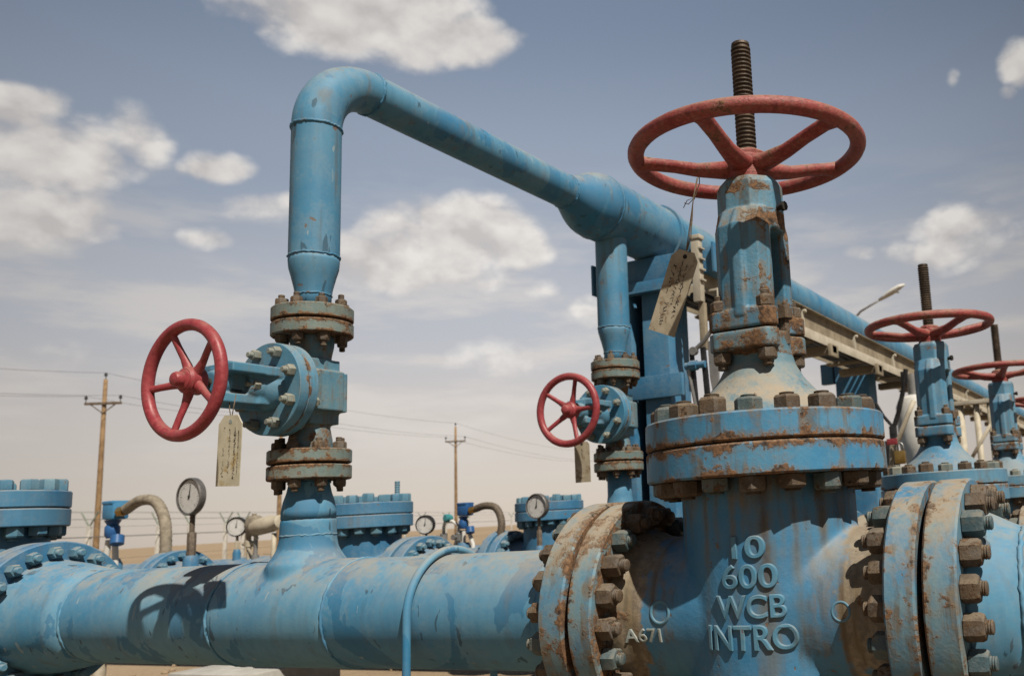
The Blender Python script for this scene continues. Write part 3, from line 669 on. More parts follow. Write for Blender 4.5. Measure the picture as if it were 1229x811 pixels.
w_ = NB(); lathe(w_, [(RH - .01, 0), (RH + .012, .003), (RH + .012, .05), (RH - .01, .053)], at((0, 3.72 - Y1, oz(HZ)), (0, 1, 0)), 72); obj('saddle_band', w_, 'over', OV, 30)

# ------------------------------------------------------------------ support frames under the header
def support_frame(loc, label):
    t = thing('support_frame', label, 'support', loc, 'blue steel frames carrying the header')
    top = CAM_H + HZ - RH - .004
    b = NB(); hw = .12
    box(b, (-.100, 0, (top - .126) / 2), (.040, .20, top - .126), None, .003); box(b, (.052, 0, (top - .126) / 2), (.136, .20, top - .126), None, .004)
    obj('column', b, 'clean', t, 30)
    b = NB(); box(b, (-.048, .03, (top - .16) / 2), (.066, .012, top - .18)); obj('web', b, 'gasket', t, 30)  # shade of the recess between the flanges put into the web's dark colour
    b = NB(); box(b, (0.05, 0, top - .062), (.64, .16, .122), None, .005); obj('beam', b, 'clean', t, 30)
    b = NB(); box(b, (-.275, -.02, top - .075), (.012, .20, .15), None, .002); obj('end_plate', b, 'clean', t, 30); b = NB(); box(b, (.372, -.01, top - .062), (.012, .19, .14), None, .002); obj('end_plate', b, 'clean', t, 30)
    b = NB(); box(b, (0, -.112, top - .150), (.25, .020, .050), None, .003); prism(b, [(-.125, -.150), (.125, -.150), (.125, -.102), (-.125, -.102)], top - .185, top - .175); obj('bracket', b, 'clean', t, 30)
    b = NB(); box(b, (.03, -.115, 1.585), (.33, .025, .105), None, .004); obj('crossbar', b, 'clean', t, 30)
    b = NB(); box(b, (0, 0, .012), (.42, .34, .024), None, .003); obj('base_plate', b, 'clean', t, 30)
    return t
F1 = support_frame(W(-2.10, 3.67, -CAM_H), 'blue steel column and beam holding the header, behind the second riser')
F2 = thing('support_frame', 'blue steel column under the cable tray, beyond the lettered gate valve', 'support', W(-2.075, 6.75, -CAM_H), 'blue steel frames carrying the header')
tp = CAM_H + HZ - RH - .004
b = NB(); box(b, (0, 0, (tp - .05) / 2), (.27, .22, tp - .05), None, .012); obj('column', b, 'clean', F2, 30)
b = NB(); box(b, (0, 0, tp - .025), (.36, .30, .048), None, .004); obj('cap_plate', b, 'clean', F2, 30)
b = NB(); box(b, (-.20, -.08, 2.02), (.10, .06, .16), None, .004); obj('bracket', b, 'clean', F2, 30)
b = NB(); box(b, (0, 0, .012), (.42, .34, .024), None, .003); obj('base_plate', b, 'clean', F2, 30)

# ------------------------------------------------------------------ cable tray hung beside the header
TR = thing('cable_tray', 'dusty beige cable tray running under the blue header to the far right', 'cable tray', W(-1.80, 3.6, 1.0))
y0, y1 = .0, 22.0
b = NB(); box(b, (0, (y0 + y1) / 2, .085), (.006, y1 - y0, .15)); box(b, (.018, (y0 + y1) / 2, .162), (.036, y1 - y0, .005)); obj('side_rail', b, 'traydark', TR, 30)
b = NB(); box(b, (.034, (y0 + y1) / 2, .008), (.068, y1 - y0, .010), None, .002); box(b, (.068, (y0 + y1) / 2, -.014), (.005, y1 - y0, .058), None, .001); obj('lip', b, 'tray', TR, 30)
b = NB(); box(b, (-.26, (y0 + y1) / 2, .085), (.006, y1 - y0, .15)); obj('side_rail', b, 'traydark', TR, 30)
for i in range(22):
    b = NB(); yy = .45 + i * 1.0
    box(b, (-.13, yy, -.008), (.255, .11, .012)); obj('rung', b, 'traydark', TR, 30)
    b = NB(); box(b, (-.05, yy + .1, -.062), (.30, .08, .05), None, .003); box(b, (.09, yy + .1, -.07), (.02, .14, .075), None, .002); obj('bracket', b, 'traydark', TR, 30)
    b = NB(); box(b, (.012, yy - .2, .08), (.020, .035, .125), None, .002); lathe(b, [(.012, 0), (.012, .015), (.008, .02)], at((.022, yy - .2, .135), (1, 0, 0)), 12); obj('clip', b, 'tray', TR, 30)
b = NB(); box(b, (-.005, -.04, .10), (.040, .04, .30), None, .003)
for k in range(4): box(b, (.020, -.04, .05 + k * .05), (.012, .042, .008))
box(b, (-.003, -.04, .255), (.052, .05, .02), None, .003)
obj('end_channel', b, 'tray', TR, 30)
b = NB(); box(b, (0, -.02, -.16), (.03, .03, .22), None, .003); obj('drop_bracket', b, 'traydark', TR, 30)
b = NB()
for k in range(4): sweep(b, [(-.06 - .05 * k, y0 + .1, .025), (-.06 - .05 * k, y1, .025)], .016, 8)
obj('cables', b, 'black', TR, 40)

# ------------------------------------------------------------------ tags
def scribble(bm, w, h, rows, rng, vertical=True):
    """worn, unreadable hand lettering as short ink strokes"""
    for (u, v0, v1, sz) in rows:
        v = v0
        while v < v1:
            st = sz * rng.uniform(.45, .9)
            for k in range(rng.randint(1, 3)):
                a = rng.uniform(-.8, .8); L = sz * rng.uniform(.35, .9)
                m_ = Matrix.Translation((u + rng.uniform(-.3, .3) * sz, -.0016, -v - rng.uniform(0, .5) * sz)) @ Matrix.Rotation(a + (0 if k else PI / 2), 4, 'Y')
                box(bm, (0, 0, 0), (L, .0006, sz * .13), m_)
            v += st
def tag_thing(label, loc, rot, w, h, mat, rows, cut, seed, string):
    t = thing('valve_tag', label, 'tag', loc, 'tags hung on the valves'); t.rotation_euler = rot
    b = NB(); c = cut; poly = [(-w / 2, -h), (w / 2, -h), (w / 2, -c), (w / 2 - c * .8, 0), (-w / 2 + c * .8, 0), (-w / 2, -c)]
    prism(b, poly, -.0012, .0012, Matrix.Rotation(PI / 2, 4, 'X'))
    for v in b.verts: v.co.y += .0025 * math.sin(v.co.z / h * 3)
    obj('plate', b, mat, t, 30)
    g = random.Random(seed); b = NB(); scribble(b, w, h, rows, g)
    obj('handwriting', b, 'ink', t, 30)
    b = NB(); lathe(b, [(.0055, 0), (.0055, .0008)], at((0, -.0014, -c * .75), (0, -1, 0)), 16); obj('eyelet', b, 'marks' if mat == 'tagpale' else 'dark', t, 30)
    b = NB()
    Ri = Matrix.Rotation(rot[2], 3, 'Z') @ Matrix.Rotation(rot[1], 3, 'Y') @ Matrix.Rotation(rot[0], 3, 'X'); Ri.invert()
    for s_ in string: sweep(b, [Vector((0, 0, -.012))] + [Ri @ Vector(q) for q in s_[0]], s_[1], 7)
    obj('string', b, 'string', t, 180)
    return t
tag_thing('large weathered tan tag hanging on string from the biggest red handwheel', W(-.938, 1.80, .607), (.05, math.radians(23), .10), .070, .202, 'tag',
          [(-.017, .038, .11, .012), (.0, .027, .13, .011), (.014, .033, .158, .011), (-.01, .13, .185, .011)], .019, 3,
          [([(.008, 0, .03), (.016, .0, .075), (.022, .004, .125), (.033, .010, .175), (.030, .025, .19), (.027, .03, .17), (.022, .008, .125)], .0012), ([(.012, .0, .03), (.019, .0, .08), (.022, .002, .125), (.036, .0, .172)], .0010),
           ([(.022, .004, .125), (.010, 0, .113), (.0, 0, .118)], .0012), ([(.022, .004, .127), (.008, -.002, .122), (-.004, 0, .106)], .001)])
tag_thing('pale printed tag hanging under the nearer small valve beside its red wheel', W(-2.085, 1.50, .312), (.02, math.radians(3), .05), .080, .176, 'tagpale',
          [(-.02, .03, .10, .008), (.0, .035, .15, .007), (.018, .03, .16, .008), (-.02, .115, .155, .009), (.03, .04, .15, .004)], .022, 5,
          [([(-.008, .0, .015), (-.010, .0, .05)], .0012), ([(.006, .0, .015), (.014, .0, .05)], .0012)])
tag_thing('plain brown stained tag hanging under the farther small valve', W(-2.130, 3.07, .318), (.02, 0, .08), .070, .165, 'tag', [(.0, .03, .06, .006)], .012, 8,
          [([(-.004, 0, .06)], .0015)])

# ------------------------------------------------------------------ U-bolt clamp round the front pipe
t = thing('pipe_clamp', 'thin blue bar hoop strapped over the front pipe between riser and gate valve', 'clamp', W(-1.615, Y1, Z1))
b = NB(); rr = .1365 + .012
pts = [Vector((0, -rr, -.62))] + [Vector((0, -rr, -.62 + .1 * i)) for i in range(1, 6)] + [Vector((0, -rr * math.cos(a), rr * math.sin(a))) for a in [PI * i / 32 for i in range(33)]] + [Vector((0, rr, -.1 * i)) for i in range(1, 7)]
sweep(b, pts, .0095, 14); obj('hoop', b, 'pipe', t, 180)
b = NB(); box(b, (0, 0, -.62), (.10, .40, .02), None, .003); box(b, (0, 0, -.71), (.09, .30, .18), None, .004); obj('shoe', b, 'clean', t, 30)

# ------------------------------------------------------------------ instruments
def gauge(loc, label, R, stem_h, case='steelgrey', yaw=0.0, stem='hosedark', tilt=0):
    """loc = bottom of the stem; dial looks along -y"""
    t = thing('pressure_gauge', label, 'gauge', loc, 'round pressure gauges on stems'); t.rotation_euler = (0, 0, yaw)
    z = stem_h + R; F = at((0, -.02, z), (0, -1, 0))
    b = NB(); lathe(b, [(R * .80, -.030), (R * .96, -.026), (R, -.02), (R, .008), (R * .95, .014), (R * .88, .010)], F, 56, cap1=False); lathe(b, [(R * .9, .0), (R * .9, .001)], F, 40); obj('case', b, case, t, 30)
    b = NB(); lathe(b, [(R * .88, .001), (R * .88, .004)], F, 48); d = obj('dial', b, 'dial', t, 30)
    b = NB()
    for i in range(25):
        a = math.radians(-45 + 270 * i / 24); L = R * (.15 if i % 4 == 0 else .08)
        box(b, (0, 0, 0), (L, R * .018, .0006), F @ Matrix.Rotation(a, 4, 'Z') @ Matrix.Translation((R * .76 - L / 2, 0, .0046)))
    obj('scale', b, 'black', d, 30)
    b = NB(); prism(b, [(-R * .05, -R * .12), (R * .05, -R * .12), (R * .012, R * .66), (-R * .012, R * .66)], .005, .0065, F @ Matrix.Rotation(-.12, 4, 'Z')); lathe(b, [(R * .07, .005), (R * .07, .009)], F, 16); obj('needle', b, 'black', t, 30)
    b = NB(); lathe(b, [(R * .13, stem_h * .55), (R * .13, stem_h + .02)], None, 16); lathe(b, [(R * .22, -.01), (R * .22, stem_h * .55), (R * .18, stem_h * .58)], None, 6); obj('stem', b, stem, t, 30)
    b = NB(); lathe(b, [(R * .38, -.16), (R * .38, -.03), (R * .32, -.01), (R * .27, .0)], None, 24); obj('nozzle', b, 'clean', t, 30)
    return t
gauge(W(-4.95, 3.35, -.06), 'grey rimmed pressure gauge on a brown stem, left of the riser', .105, .22, 'gaugerim')
gz = gauge(W(-3.487, 4.55, -.135), 'grey rimmed pressure gauge standing in front of the third check valve', .078, .16, 'gaugerim')
b = NB(); sweep(b, [(0, 0, -.14), (0, .02, -.19), (0, .10, -.21), (-.04, .30, -.20)], .022, 12); obj('branch', b, 'clean', gz, 180)
gauge(W(-6.76, 4.95, -.06), 'black rimmed gauge with a white band, in front of white fence posts', .078, .10, 'black', .5, 'beige')
gauge(W(-4.78, 4.95, -.13), 'small black rimmed gauge left of the dark blue transmitter', .068, .10, 'black', .35, 'steelgrey')

def transmitter(loc, label, s, mat, hose_mat, hose, legs, extra=None):
    t = thing('transmitter', label, 'instrument', loc, 'blue field transmitters with looping conduit')
    b = NB(); box(b, (.02 * s, 0, .31 * s), (.108 * s, .10 * s, .105 * s), None, .02 * s); box(b, (.02 * s, 0, .358 * s), (.100 * s, .108 * s, .022 * s), None, .010 * s); obj('housing', b, mat, t, 40)
    b = NB(); lathe(b, [(.030 * s, .15 * s), (.040 * s, .17 * s), (.040 * s, .215 * s), (.030 * s, .23 * s), (.045 * s, .256 * s)], None, 24); lathe(b, [(.036 * s, 0), (.036 * s, .05 * s)], at((.085 * s, -.02 * s, .16 * s), (.3, -.2, -1)), 16); obj('neck', b, 'xmtrdark', t, 40)
    for dx in legs:
        b = NB(); sweep(b, [(dx[0] * s, 0, .14 * s), (dx[1] * s, 0, .02 * s), (dx[1] * s, 0, -.16)], .017 * s, 10); obj('leg', b, 'white', t, 40)
    b = NB(); lathe(b, [(.030 * s, 0), (.030 * s, .05 * s)], at((.09 * s, -.02 * s, .30 * s), (1, 0, .1)), 6); lathe(b, [(.022 * s, 0), (.022 * s, .05 * s)], at((.13 * s, -.02 * s, .305 * s), (1, 0, .1)), 16); obj('conduit_gland', b, 'brass', t, 30)
    b = NB(); n = len(hose) ; P = []
    for i in range(n - 1):
        p0 = Vector(hose[max(i - 1, 0)]); p1 = Vector(hose[i]); p2 = Vector(hose[i + 1]); p3 = Vector(hose[min(i + 2, n - 1)])
        for j in range(12):
            u = j / 12; P.append(.5 * ((2 * p1) + (p2 - p0) * u + (2 * p0 - 5 * p1 + 4 * p2 - p3) * u * u + (3 * p1 - p0 - 3 * p2 + p3) * u ** 3) * s)
    P.append(Vector(hose[-1]) * s)
    sweep(b, P, [.030 * s * (1 + (.05 if (i % 2) else -.05)) for i in range(len(P))], 14); obj('conduit', b, hose_mat, t, 180)
    b = NB(); lathe(b, [(.06 * s, -.17), (.06 * s, -.0), (.045 * s, .03)], None, 20); obj('nozzle', b, 'clean', t, 30)
    return t
transmitter(W(-5.70, 3.37, -.085), 'bright blue square transmitter with a thick beige hose, by the wooden pole', 1.0, 'xmtr', 'hose', [(.15, -.02, .31), (.28, -.02, .355), (.42, -.02, .34), (.52, -.03, .24), (.56, -.04, .10), (.555, -.04, -.10)], [(-.03, -.05), (.03, .045)])
T2 = transmitter(W(-4.44, 4.95, -.13), 'dark blue transmitter with a brown braided hose, in front of the distant pole', .82, 'xmtrdark', 'hosedark', [(.15, -.02, .31), (.26, -.02, .33), (.37, -.02, .30), (.43, -.03, .18), (.41, -.04, .04), (.38, -.04, -.08)], [(-.04, -.09), (.0, .0), (.05, .10)])
b = NB(); lathe(b, [(.022, 0), (.028, .01), (.028, .05), (.02, .055)], at((-.11, 0, .20), (-.2, -1, .1)), 20); obj('cap', b, 'tealcap', T2, 30)
# beige actuator
t = thing('actuator', 'dusty beige motor instrument with a grey rod, left of the riser base', 'instrument', W(-6.48, 4.95, -.14)); t.scale = (.9, .9, .95)
b = NB(); lathe(b, [(.03, -.17), (.062, -.16), (.07, -.10), (.07, .06), (.055, .09), (.055, .16), (.04, .17)], at((.07, 0, .27), (1, 0, .12)), 28); obj('motor', b, 'beige', t, 40)
b = NB(); lathe(b, [(.075, -.06), (.085, -.04), (.085, .03), (.06, .05)], at((-.10, 0, .27), (0, -1, .0)), 28); lathe(b, [(.02, .05), (.02, .10)], at((-.10, 0, .27), (0, 0, 1)), 10); obj('gearbox', b, 'hose', t, 40)
b = NB(); lathe(b, [(.018, -.2), (.018, .2)], at((-.07, 0, 0)), 12); lathe(b, [(.05, 0), (.06, .02), (.03, .05), (.03, .09)], at((-.07, 0, -.06)), 18); obj('yoke_rod', b, 'steelgrey', t, 40)
b = NB(); sweep(b, [(-.05, 0, .16), (-.10, -.02, .22), (-.16, -.02, .21), (-.17, -.02, .12), (-.10, 0, .02)], .014, 10); sweep(b, [(.16, 0, .2), (.15, 0, -.2)], .02, 10); obj('tubing', b, 'beige', t, 180)

t = thing('needle_valve', 'small cream needle valve with a cross handle beside the black rimmed gauge', 'valve', W(-6.62, 4.95, -.15))
b = NB(); lathe(b, [(.018, 0), (.018, .10), (.032, .105), (.032, .15), (.016, .155), (.016, .22)], None, 12); lathe(b, [(.014, -.07), (.014, .07)], at((0, 0, .128), (1, 0, 0)), 10); obj('body', b, 'beige', t, 30)
b = NB(); lathe(b, [(.006, -.045), (.006, .045)], at((0, 0, .215), (1, 0, 0)), 8); obj('handle', b, 'black', t, 30)
t = thing('sample_manifold', 'pale steel tubing manifold with two little valves left of the third check valve', 'manifold', W(-4.62, 4.95, -.15))
b = NB(); sweep(b, [(0, 0, 0), (0, 0, .16), (.03, -.02, .20), (.10, -.02, .20), (.13, 0, .17), (.14, 0, 0)], .011, 10); obj('tubing', b, 'white', t, 180)
for x in (.0, .138):
    b = NB(); lathe(b, [(.022, .06), (.026, .065), (.026, .115), (.022, .12)], at((x, 0, 0)), 12); lathe(b, [(.009, .02), (.009, .05), (.02, .05), (.02, .06)], at((x, 0, .09), (0, -1, 0)), 10); obj('valve', b, 'steelgrey', t, 30)
# white separator pot, instrument stand and padlock between the gate valves
t = thing('filter_pot', 'white filter pot behind the second gate valve, under the cable tray', 'vessel', W(-1.70, 7.05, 0))
b = NB(); lathe(b, [(.02, .06), (.06, .08), (.09, .16), (.10, .30), (.135, .38), (.145, .46), (.145, .74), (.12, .80), (.05, .83)], None, 40); obj('bowl', b, 'white', t, 40)
b = NB(); lathe(b, [(.04, .80), (.04, 1.0)], None, 16); sweep(b, [(0, 0, .1), (0, 0, -.9)], .03, 10); obj('pipe_stub', b, 'steelgrey', t, 40)
t = thing('instrument_stand', 'dark steel forked bracket standing left of the white filter pot', 'bracket', W(-1.66, 6.2, 0))
b = NB(); box(b, (.0, 0, .0), (.05, .04, 1.05), None, .004); box(b, (-.055, 0, -.05), (.035, .04, .95), None, .004)
sweep(b, [(0, 0, .5), (.05, 0, .62), (.10, 0, .78), (.13, 0, .92)], .018, 8); sweep(b, [(0, 0, .52), (-.06, 0, .60), (-.11, 0, .70)], .012, 8); box(b, (.115, 0, .86), (.05, .03, .09), None, .003); box(b, (0, 0, -.7), (.08, .06, .6)); obj('post', b, 'black', t, 40)
t = thing('walkway_support', 'pale beige braced pipe posts standing under the cable tray between the far gate valves', 'support', W(-1.48, 8.6, -CAM_H))
for x in (-.16, .0, .14):
    b = NB(); sweep(b, [(x, 0, 0), (x, 0, 1.86)], .042 if x else .03, 14); obj('post', b, 'beige', t, 180)
b = NB(); sweep(b, [(-.16, -.02, 1.25), (.14, -.02, 1.68)], .018, 10); obj('brace', b, 'beige', t, 180)
b = NB(); box(b, (-.01, 0, 1.88), (.44, .12, .04), None, .004); obj('crossbar', b, 'tray', t, 30)
t = thing('padlock', 'brass padlock with red tag hanging behind the second gate valve', 'padlock', W(-1.075, 4.1, .20))
b = NB(); box(b, (0, 0, 0), (.050, .03, .062), None, .006); obj('body', b, 'brass', t, 30)
b = NB(); sweep(b, [(-.017, 0, .02), (-.017, 0, .05)] + [(-.017 * math.cos(a), 0, .05 + .017 * math.sin(a)) for a in [PI * i / 10 for i in range(1, 10)]] + [(.017, 0, .05), (.017, 0, .02)], .005, 8); obj('shackle', b, 'steelgrey', t, 180)
b = NB(); sweep(b, [(-.065, .02, -1.2), (-.06, .02, -.10), (-.04, .02, .06), (0, .01, .09), (.05, .02, .20), (.08, .03, .26)], .012, 8); obj('chain_rod', b, 'beige', t, 180)
b = NB(); box(b, (-.03, -.012, .075), (.05, .008, .028), None, .002); obj('red_tag', b, 'redclean', t, 30)
# sampling linkage seen left of the lettered valve's neck
t = thing('valve_linkage', 'grey and dark lever linkage rising behind the neck of the lettered valve', 'linkage', W(-1.56, 3.0, .30))
b = NB(); box(b, (.010, 0, .06), (.016, .014, .50), Matrix.Rotation(-.05, 4, 'Y'), .002); box(b, (.060, 0, .07), (.020, .014, .50), Matrix.Rotation(-.05, 4, 'Y'), .002); obj('dark_bar', b, 'black', t, 30)
b = NB(); box(b, (.045, 0, -.73), (.06, .05, 1.14), None, .003); obj('post', b, 'steelgrey', t, 30)
b = NB(); sweep(b, [(-.012, -.01, .265), (-.014, -.01, .22), (.006, -.01, .10), (.012, -.01, -.2)], .007, 8); sweep(b, [(.006, 0, .315), (.05, 0, .345), (.10, 0, .40)], .009, 8); lathe(b, [(.016, -.01), (.016, .01)], at((.006, -.004, .312), (0, -1, 0)), 14); obj('rod', b, 'steelgrey', t, 40)
b = NB(); prism(b, [(.068, .34), (.085, .345), (.108, .26), (.10, .10), (.085, .10), (.07, .2)], -.006, .006, Matrix.Rotation(PI / 2, 4, 'X')); obj('plate', b, 'steelgrey', t, 30)
b = NB(); lathe(b, [(.014, 0), (.014, .085)], at((-.028, -.012, .255), (1, 0, 0)), 10); lathe(b, [(.02, .02), (.02, .05)], at((-.028, -.012, .255), (1, 0, 0)), 8); obj('clamp', b, 'clean', t, 30)

# ------------------------------------------------------------------ street lamp
t = thing('street_lamp', 'grey street lamp, its long arm slanting above the header at the right', 'street lamp', W(-3.73, 12, -CAM_H))
b = NB(); sweep(b, [(0, 0, 0), (0, 0, 2.2), (.0, 0, 3.35), (.06, 0, 3.56), (.20, 0, 3.68), (.62, 0, 3.86)], [.06, .05, .035, .022, .016, .014], 12); obj('pole', b, 'steelgrey', t, 180)
b = NB(); sweep(b, [(.48, 0, 3.80), (.56, 0, 3.835), (.66, 0, 3.885), (.78, 0, 3.94), (.86, 0, 3.965)], [.020, .030, .042, .036, .014], 14, ry=[.022, .045, .065, .058, .018], up=(-.4, 0, 1)); obj('lamp_head', b, 'white', t, 180)
b = NB(); lathe(b, [(.012, 0), (.05, .012), (.055, .02)], at((.72, 0, 3.865), (.4, 0, 1)), 16); obj('lens', b, 'dial', t, 40)

# ------------------------------------------------------------------ utility poles and lines
def utility_pole(loc, label, h=10.0):
    t = thing('utility_pole', label, 'utility pole', loc, 'wooden utility poles crossing the desert'); t.rotation_euler = (0, 0, .62)
    b = NB(); lathe(b, [(.16, -.3), (.15, 0), (.12, h * .6), (.095, h)], None, 14); obj('pole', b, 'wood', t, 180)
    b = NB(); box(b, (0, -.13, h - 1.32), (1.75, .11, .13), None, .01); obj('crossarm', b, 'crossarm', t, 30)
    b = NB()
    for s in (-1, 1): sweep(b, [(s * .6, -.13, h - 1.36), (0, -.11, h - 1.85)], .03, 6)
    obj('brace', b, 'crossarm', t, 30)
    for x, z in ((-.82, h - 1.25), (.82, h - 1.25), (0, h)):
        b = NB(); lathe(b, [(.02, 0), (.02, .16), (.07, .17), (.09, .22), (.06, .28), (.07, .32), (.03, .36)], at((x, -.13 if x else 0, z)), 10); obj('insulator', b, 'black', t, 40)
    return t
PP = [(-50.7, 29.2), (-53.1, 41.8), (-57.0, 62.6)]
UP = [utility_pole(W(PP[0][0], PP[0][1], -CAM_H), 'wooden utility pole with crossarm behind the blue transmitter at the left'),
      utility_pole(W(PP[1][0], PP[1][1], -CAM_H), 'wooden utility pole mostly hidden by the nearer small valve and front riser'),
      utility_pole(W(PP[2][0], PP[2][1], -CAM_H), 'distant wooden utility pole with crossarm standing alone between the two risers')]
def pole_pt(i, x, z):
    a = .62; px, py = PP[i] if 0 <= i < 3 else (PP[0][0] + 6.3 * .9, PP[0][1] - 33 * .9)
    if i == 3: px, py = (PP[2][0] - 12, PP[2][1] + 46)
    return Vector((px + x * math.cos(a), py + x * math.sin(a), z))
for x, z, lab in ((0, 10.35, 'topmost thin power line, strung from the pole tips'), (-.82, 9.1, 'thin power line on the left arm of the crossarms'), (.82, 9.1, 'thin power line on the right arm of the crossarms')):
    b = NB()
    for i, j in ((-1, 0), (0, 1), (1, 2), (2, 3)):
        p, q = pole_pt(i, x, z), pole_pt(j, x, z); sag = .9 if (i, j) in ((-1, 0), (2, 3)) else .25
        sweep(b, [p.lerp(q, k / 14) - Vector((0, 0, sag * 4 * (k / 14) * (1 - k / 14))) for k in range(15)], .009, 5)
    tagit(obj('power_line', b, 'wire', None, 180), lab, 'wire', 'power lines on the utility poles')

# ------------------------------------------------------------------ perimeter fence
FN = thing('perimeter_fence', 'far fence of pale concrete posts with forked tops and barbed wire', 'fence', W(-36.3, 20.0, -CAM_H))
fa = Vector((-36.0, 14.0, 0)); fb = Vector((-62.0, 66.0, 0)); fd = (fb - fa).normalized(); nrm = Vector((fd.y, -fd.x, 0)); L = 88
for sp_ in (2.0, 10.1, 14.8, 17.3, 20.6, 22.4, 27.6, 33.5, 40, 48.4, 52.8, 60, 68, 81, 88):
    p = fa + fd * sp_ - Vector((-36.3, 20.0, 0))
    b = NB(); box(b, (0, 0, 1.0), (.16, .16, 2.0), Matrix.Translation(p) @ Matrix.Rotation(math.atan2(fd.y, fd.x), 4, 'Z'), .01); po = obj('post', b, 'postwhite', FN, 30)
    b = NB()
    for s in (-1, 1): sweep(b, [p + Vector((0, 0, 1.97)), p + nrm * (s * .34) + Vector((0, 0, 2.58))], .035, 6)
    obj('forked_arm', b, 'armgreen', po, 30)
q0 = fa - Vector((-36.3, 20.0, 0)); q1 = q0 + fd * L; b = NB()
for off, z in ((-.34, 2.57), (.34, 2.57), (-.17, 2.28), (.17, 2.28), (0, 1.97), (0.09, 1.55), (0.09, .6)):
    sweep(b, [q0 + nrm * off + Vector((0, 0, z)), q1 + nrm * off + Vector((0, 0, z))],   .006 if z != 1.55 else .02, 5)
obj('wire', b, 'wire', FN, 180)

# ------------------------------------------------------------------ plinths and ground
b = NB(); box(b, (0, 0, .18), (.60, .55, .36), None, .012); tagit(obj('concrete_plinth', b, 'concrete', None, 30, loc=W(-4.42, 3.37, -CAM_H)), 'pale grey concrete plinth seen under the front pipe at the left', 'plinth')
b = NB(); lathe(b, [(.035, 0), (.035, .55), (.06, .56), (.06, .58)], None, 16); tagit(obj('pipe_support', b, 'beige', None, 30, loc=W(-5.75, 3.37, -CAM_H)), 'thin dusty pipe prop below the front pipe near the left flange', 'support')
b = NB(); vs = [b.verts.new((x, y, 0)) for x, y in ((-4000, -4000), (4000, -4000), (4000, 4000), (-4000, 4000))]; b.faces.new(vs)
structure(obj('ground', b, 'sand', None))
bm = NB(); g = random.Random(4)
for i in range(700):
    a = g.uniform(-8, 0); y = g.uniform(2.5, 12); r = g.uniform(.008, .035); c = Vector((a, y, r * .25))
    lathe(bm, [(r * .5, -r * .6), (r, -r * .1), (r * .8, r * .35), (r * .3, r * .55)], Matrix.Translation(c) @ Matrix.Rotation(g.uniform(0, 6), 4, 'Z') @ Matrix.Scale(g.uniform(.6, 1), 4, (1, 0, 0)), 6)
o = obj('gravel', bm, 'sand', None, 30); o['kind'] = 'stuff'; tagit(o, 'loose stones scattered on the sand under the pipes', 'gravel')

# ------------------------------------------------------------------ camera
VP1 = Vector((-1550., 762.)); VP2 = Vector((1390., 582.)); PC = Vector((900., 432.))
FPX = math.sqrt(-(VP1 - PC).dot(VP2 - PC))
def cd(v): return Vector((v[0] - PC[0], v[1] - PC[1], FPX)).normalized()
ex = -cd(VP1); ey = cd(VP2); ez = ex.cross(ey)
if ez[1] > 0: ez = -ez
right = Vector((ex[0], ey[0], ez[0])); down = Vector((ex[1], ey[1], ez[1])); fwd = Vector((ex[2], ey[2], ez[2]))
cam = bpy.data.cameras.new('camera'); co = bpy.data.objects.new('camera', cam); COL.objects.link(co)
R3 = Matrix((right, -down, -fwd)).transposed()
co.matrix_world = Matrix.Translation((0, 0, CAM_H)) @ R3.to_4x4()
cam.sensor_width = 36; cam.sensor_fit = 'HORIZONTAL'; cam.lens = FPX / 1229 * 36
cam.shift_x = -(PC[0] - 614.5) / 1229; cam.shift_y = (PC[1] - 405.5) / 1229
cam.clip_start = .05; cam.clip_end = 20000
cam.dof.use_dof = True; cam.dof.focus_distance = 1.85; cam.dof.aperture_fstop = 7.1
sc.camera = co
def ray(u, v):
    d = Vector((u - PC[0], v - PC[1], FPX)); return (right * d[0] + down * d[1] + fwd * d[2]).normalized()

# ------------------------------------------------------------------ light and sky
SUN = Vector((.52, -.313, .795)).normalized()
sl = bpy.data.lights.new('sun', 'SUN'); sl.energy = 5.0; sl.angle = math.radians(.55); sl.color = (1.0, .93, .82)
so = bpy.data.objects.new('sun', sl); COL.objects.link(so); so.rotation_mode = 'QUATERNION'; so.rotation_quaternion = SUN.to_track_quat('Z', 'Y')
w = bpy.data.worlds.new('World'); sc.world = w; w.use_nodes = True
g = NT(w.node_tree); STR = .075
sky = g.n('ShaderNodeTexSky', sky_type='NISHITA', sun_disc=False, sun_elevation=math.asin(SUN.z), sun_rotation=math.atan2(SUN.x, SUN.y), altitude=600, air_density=1.0, dust_density=2.2, ozone_density=1.0)
N_ = g.n('ShaderNodeTexCoord').outputs['Generated']
N_ = g.vmath('NORMALIZE', N_)
el = g.n('ShaderNodeSeparateXYZ', ins={0: N_}).outputs[2]
k = .94 / STR
def rad(c): return tuple(x * k for x in c)
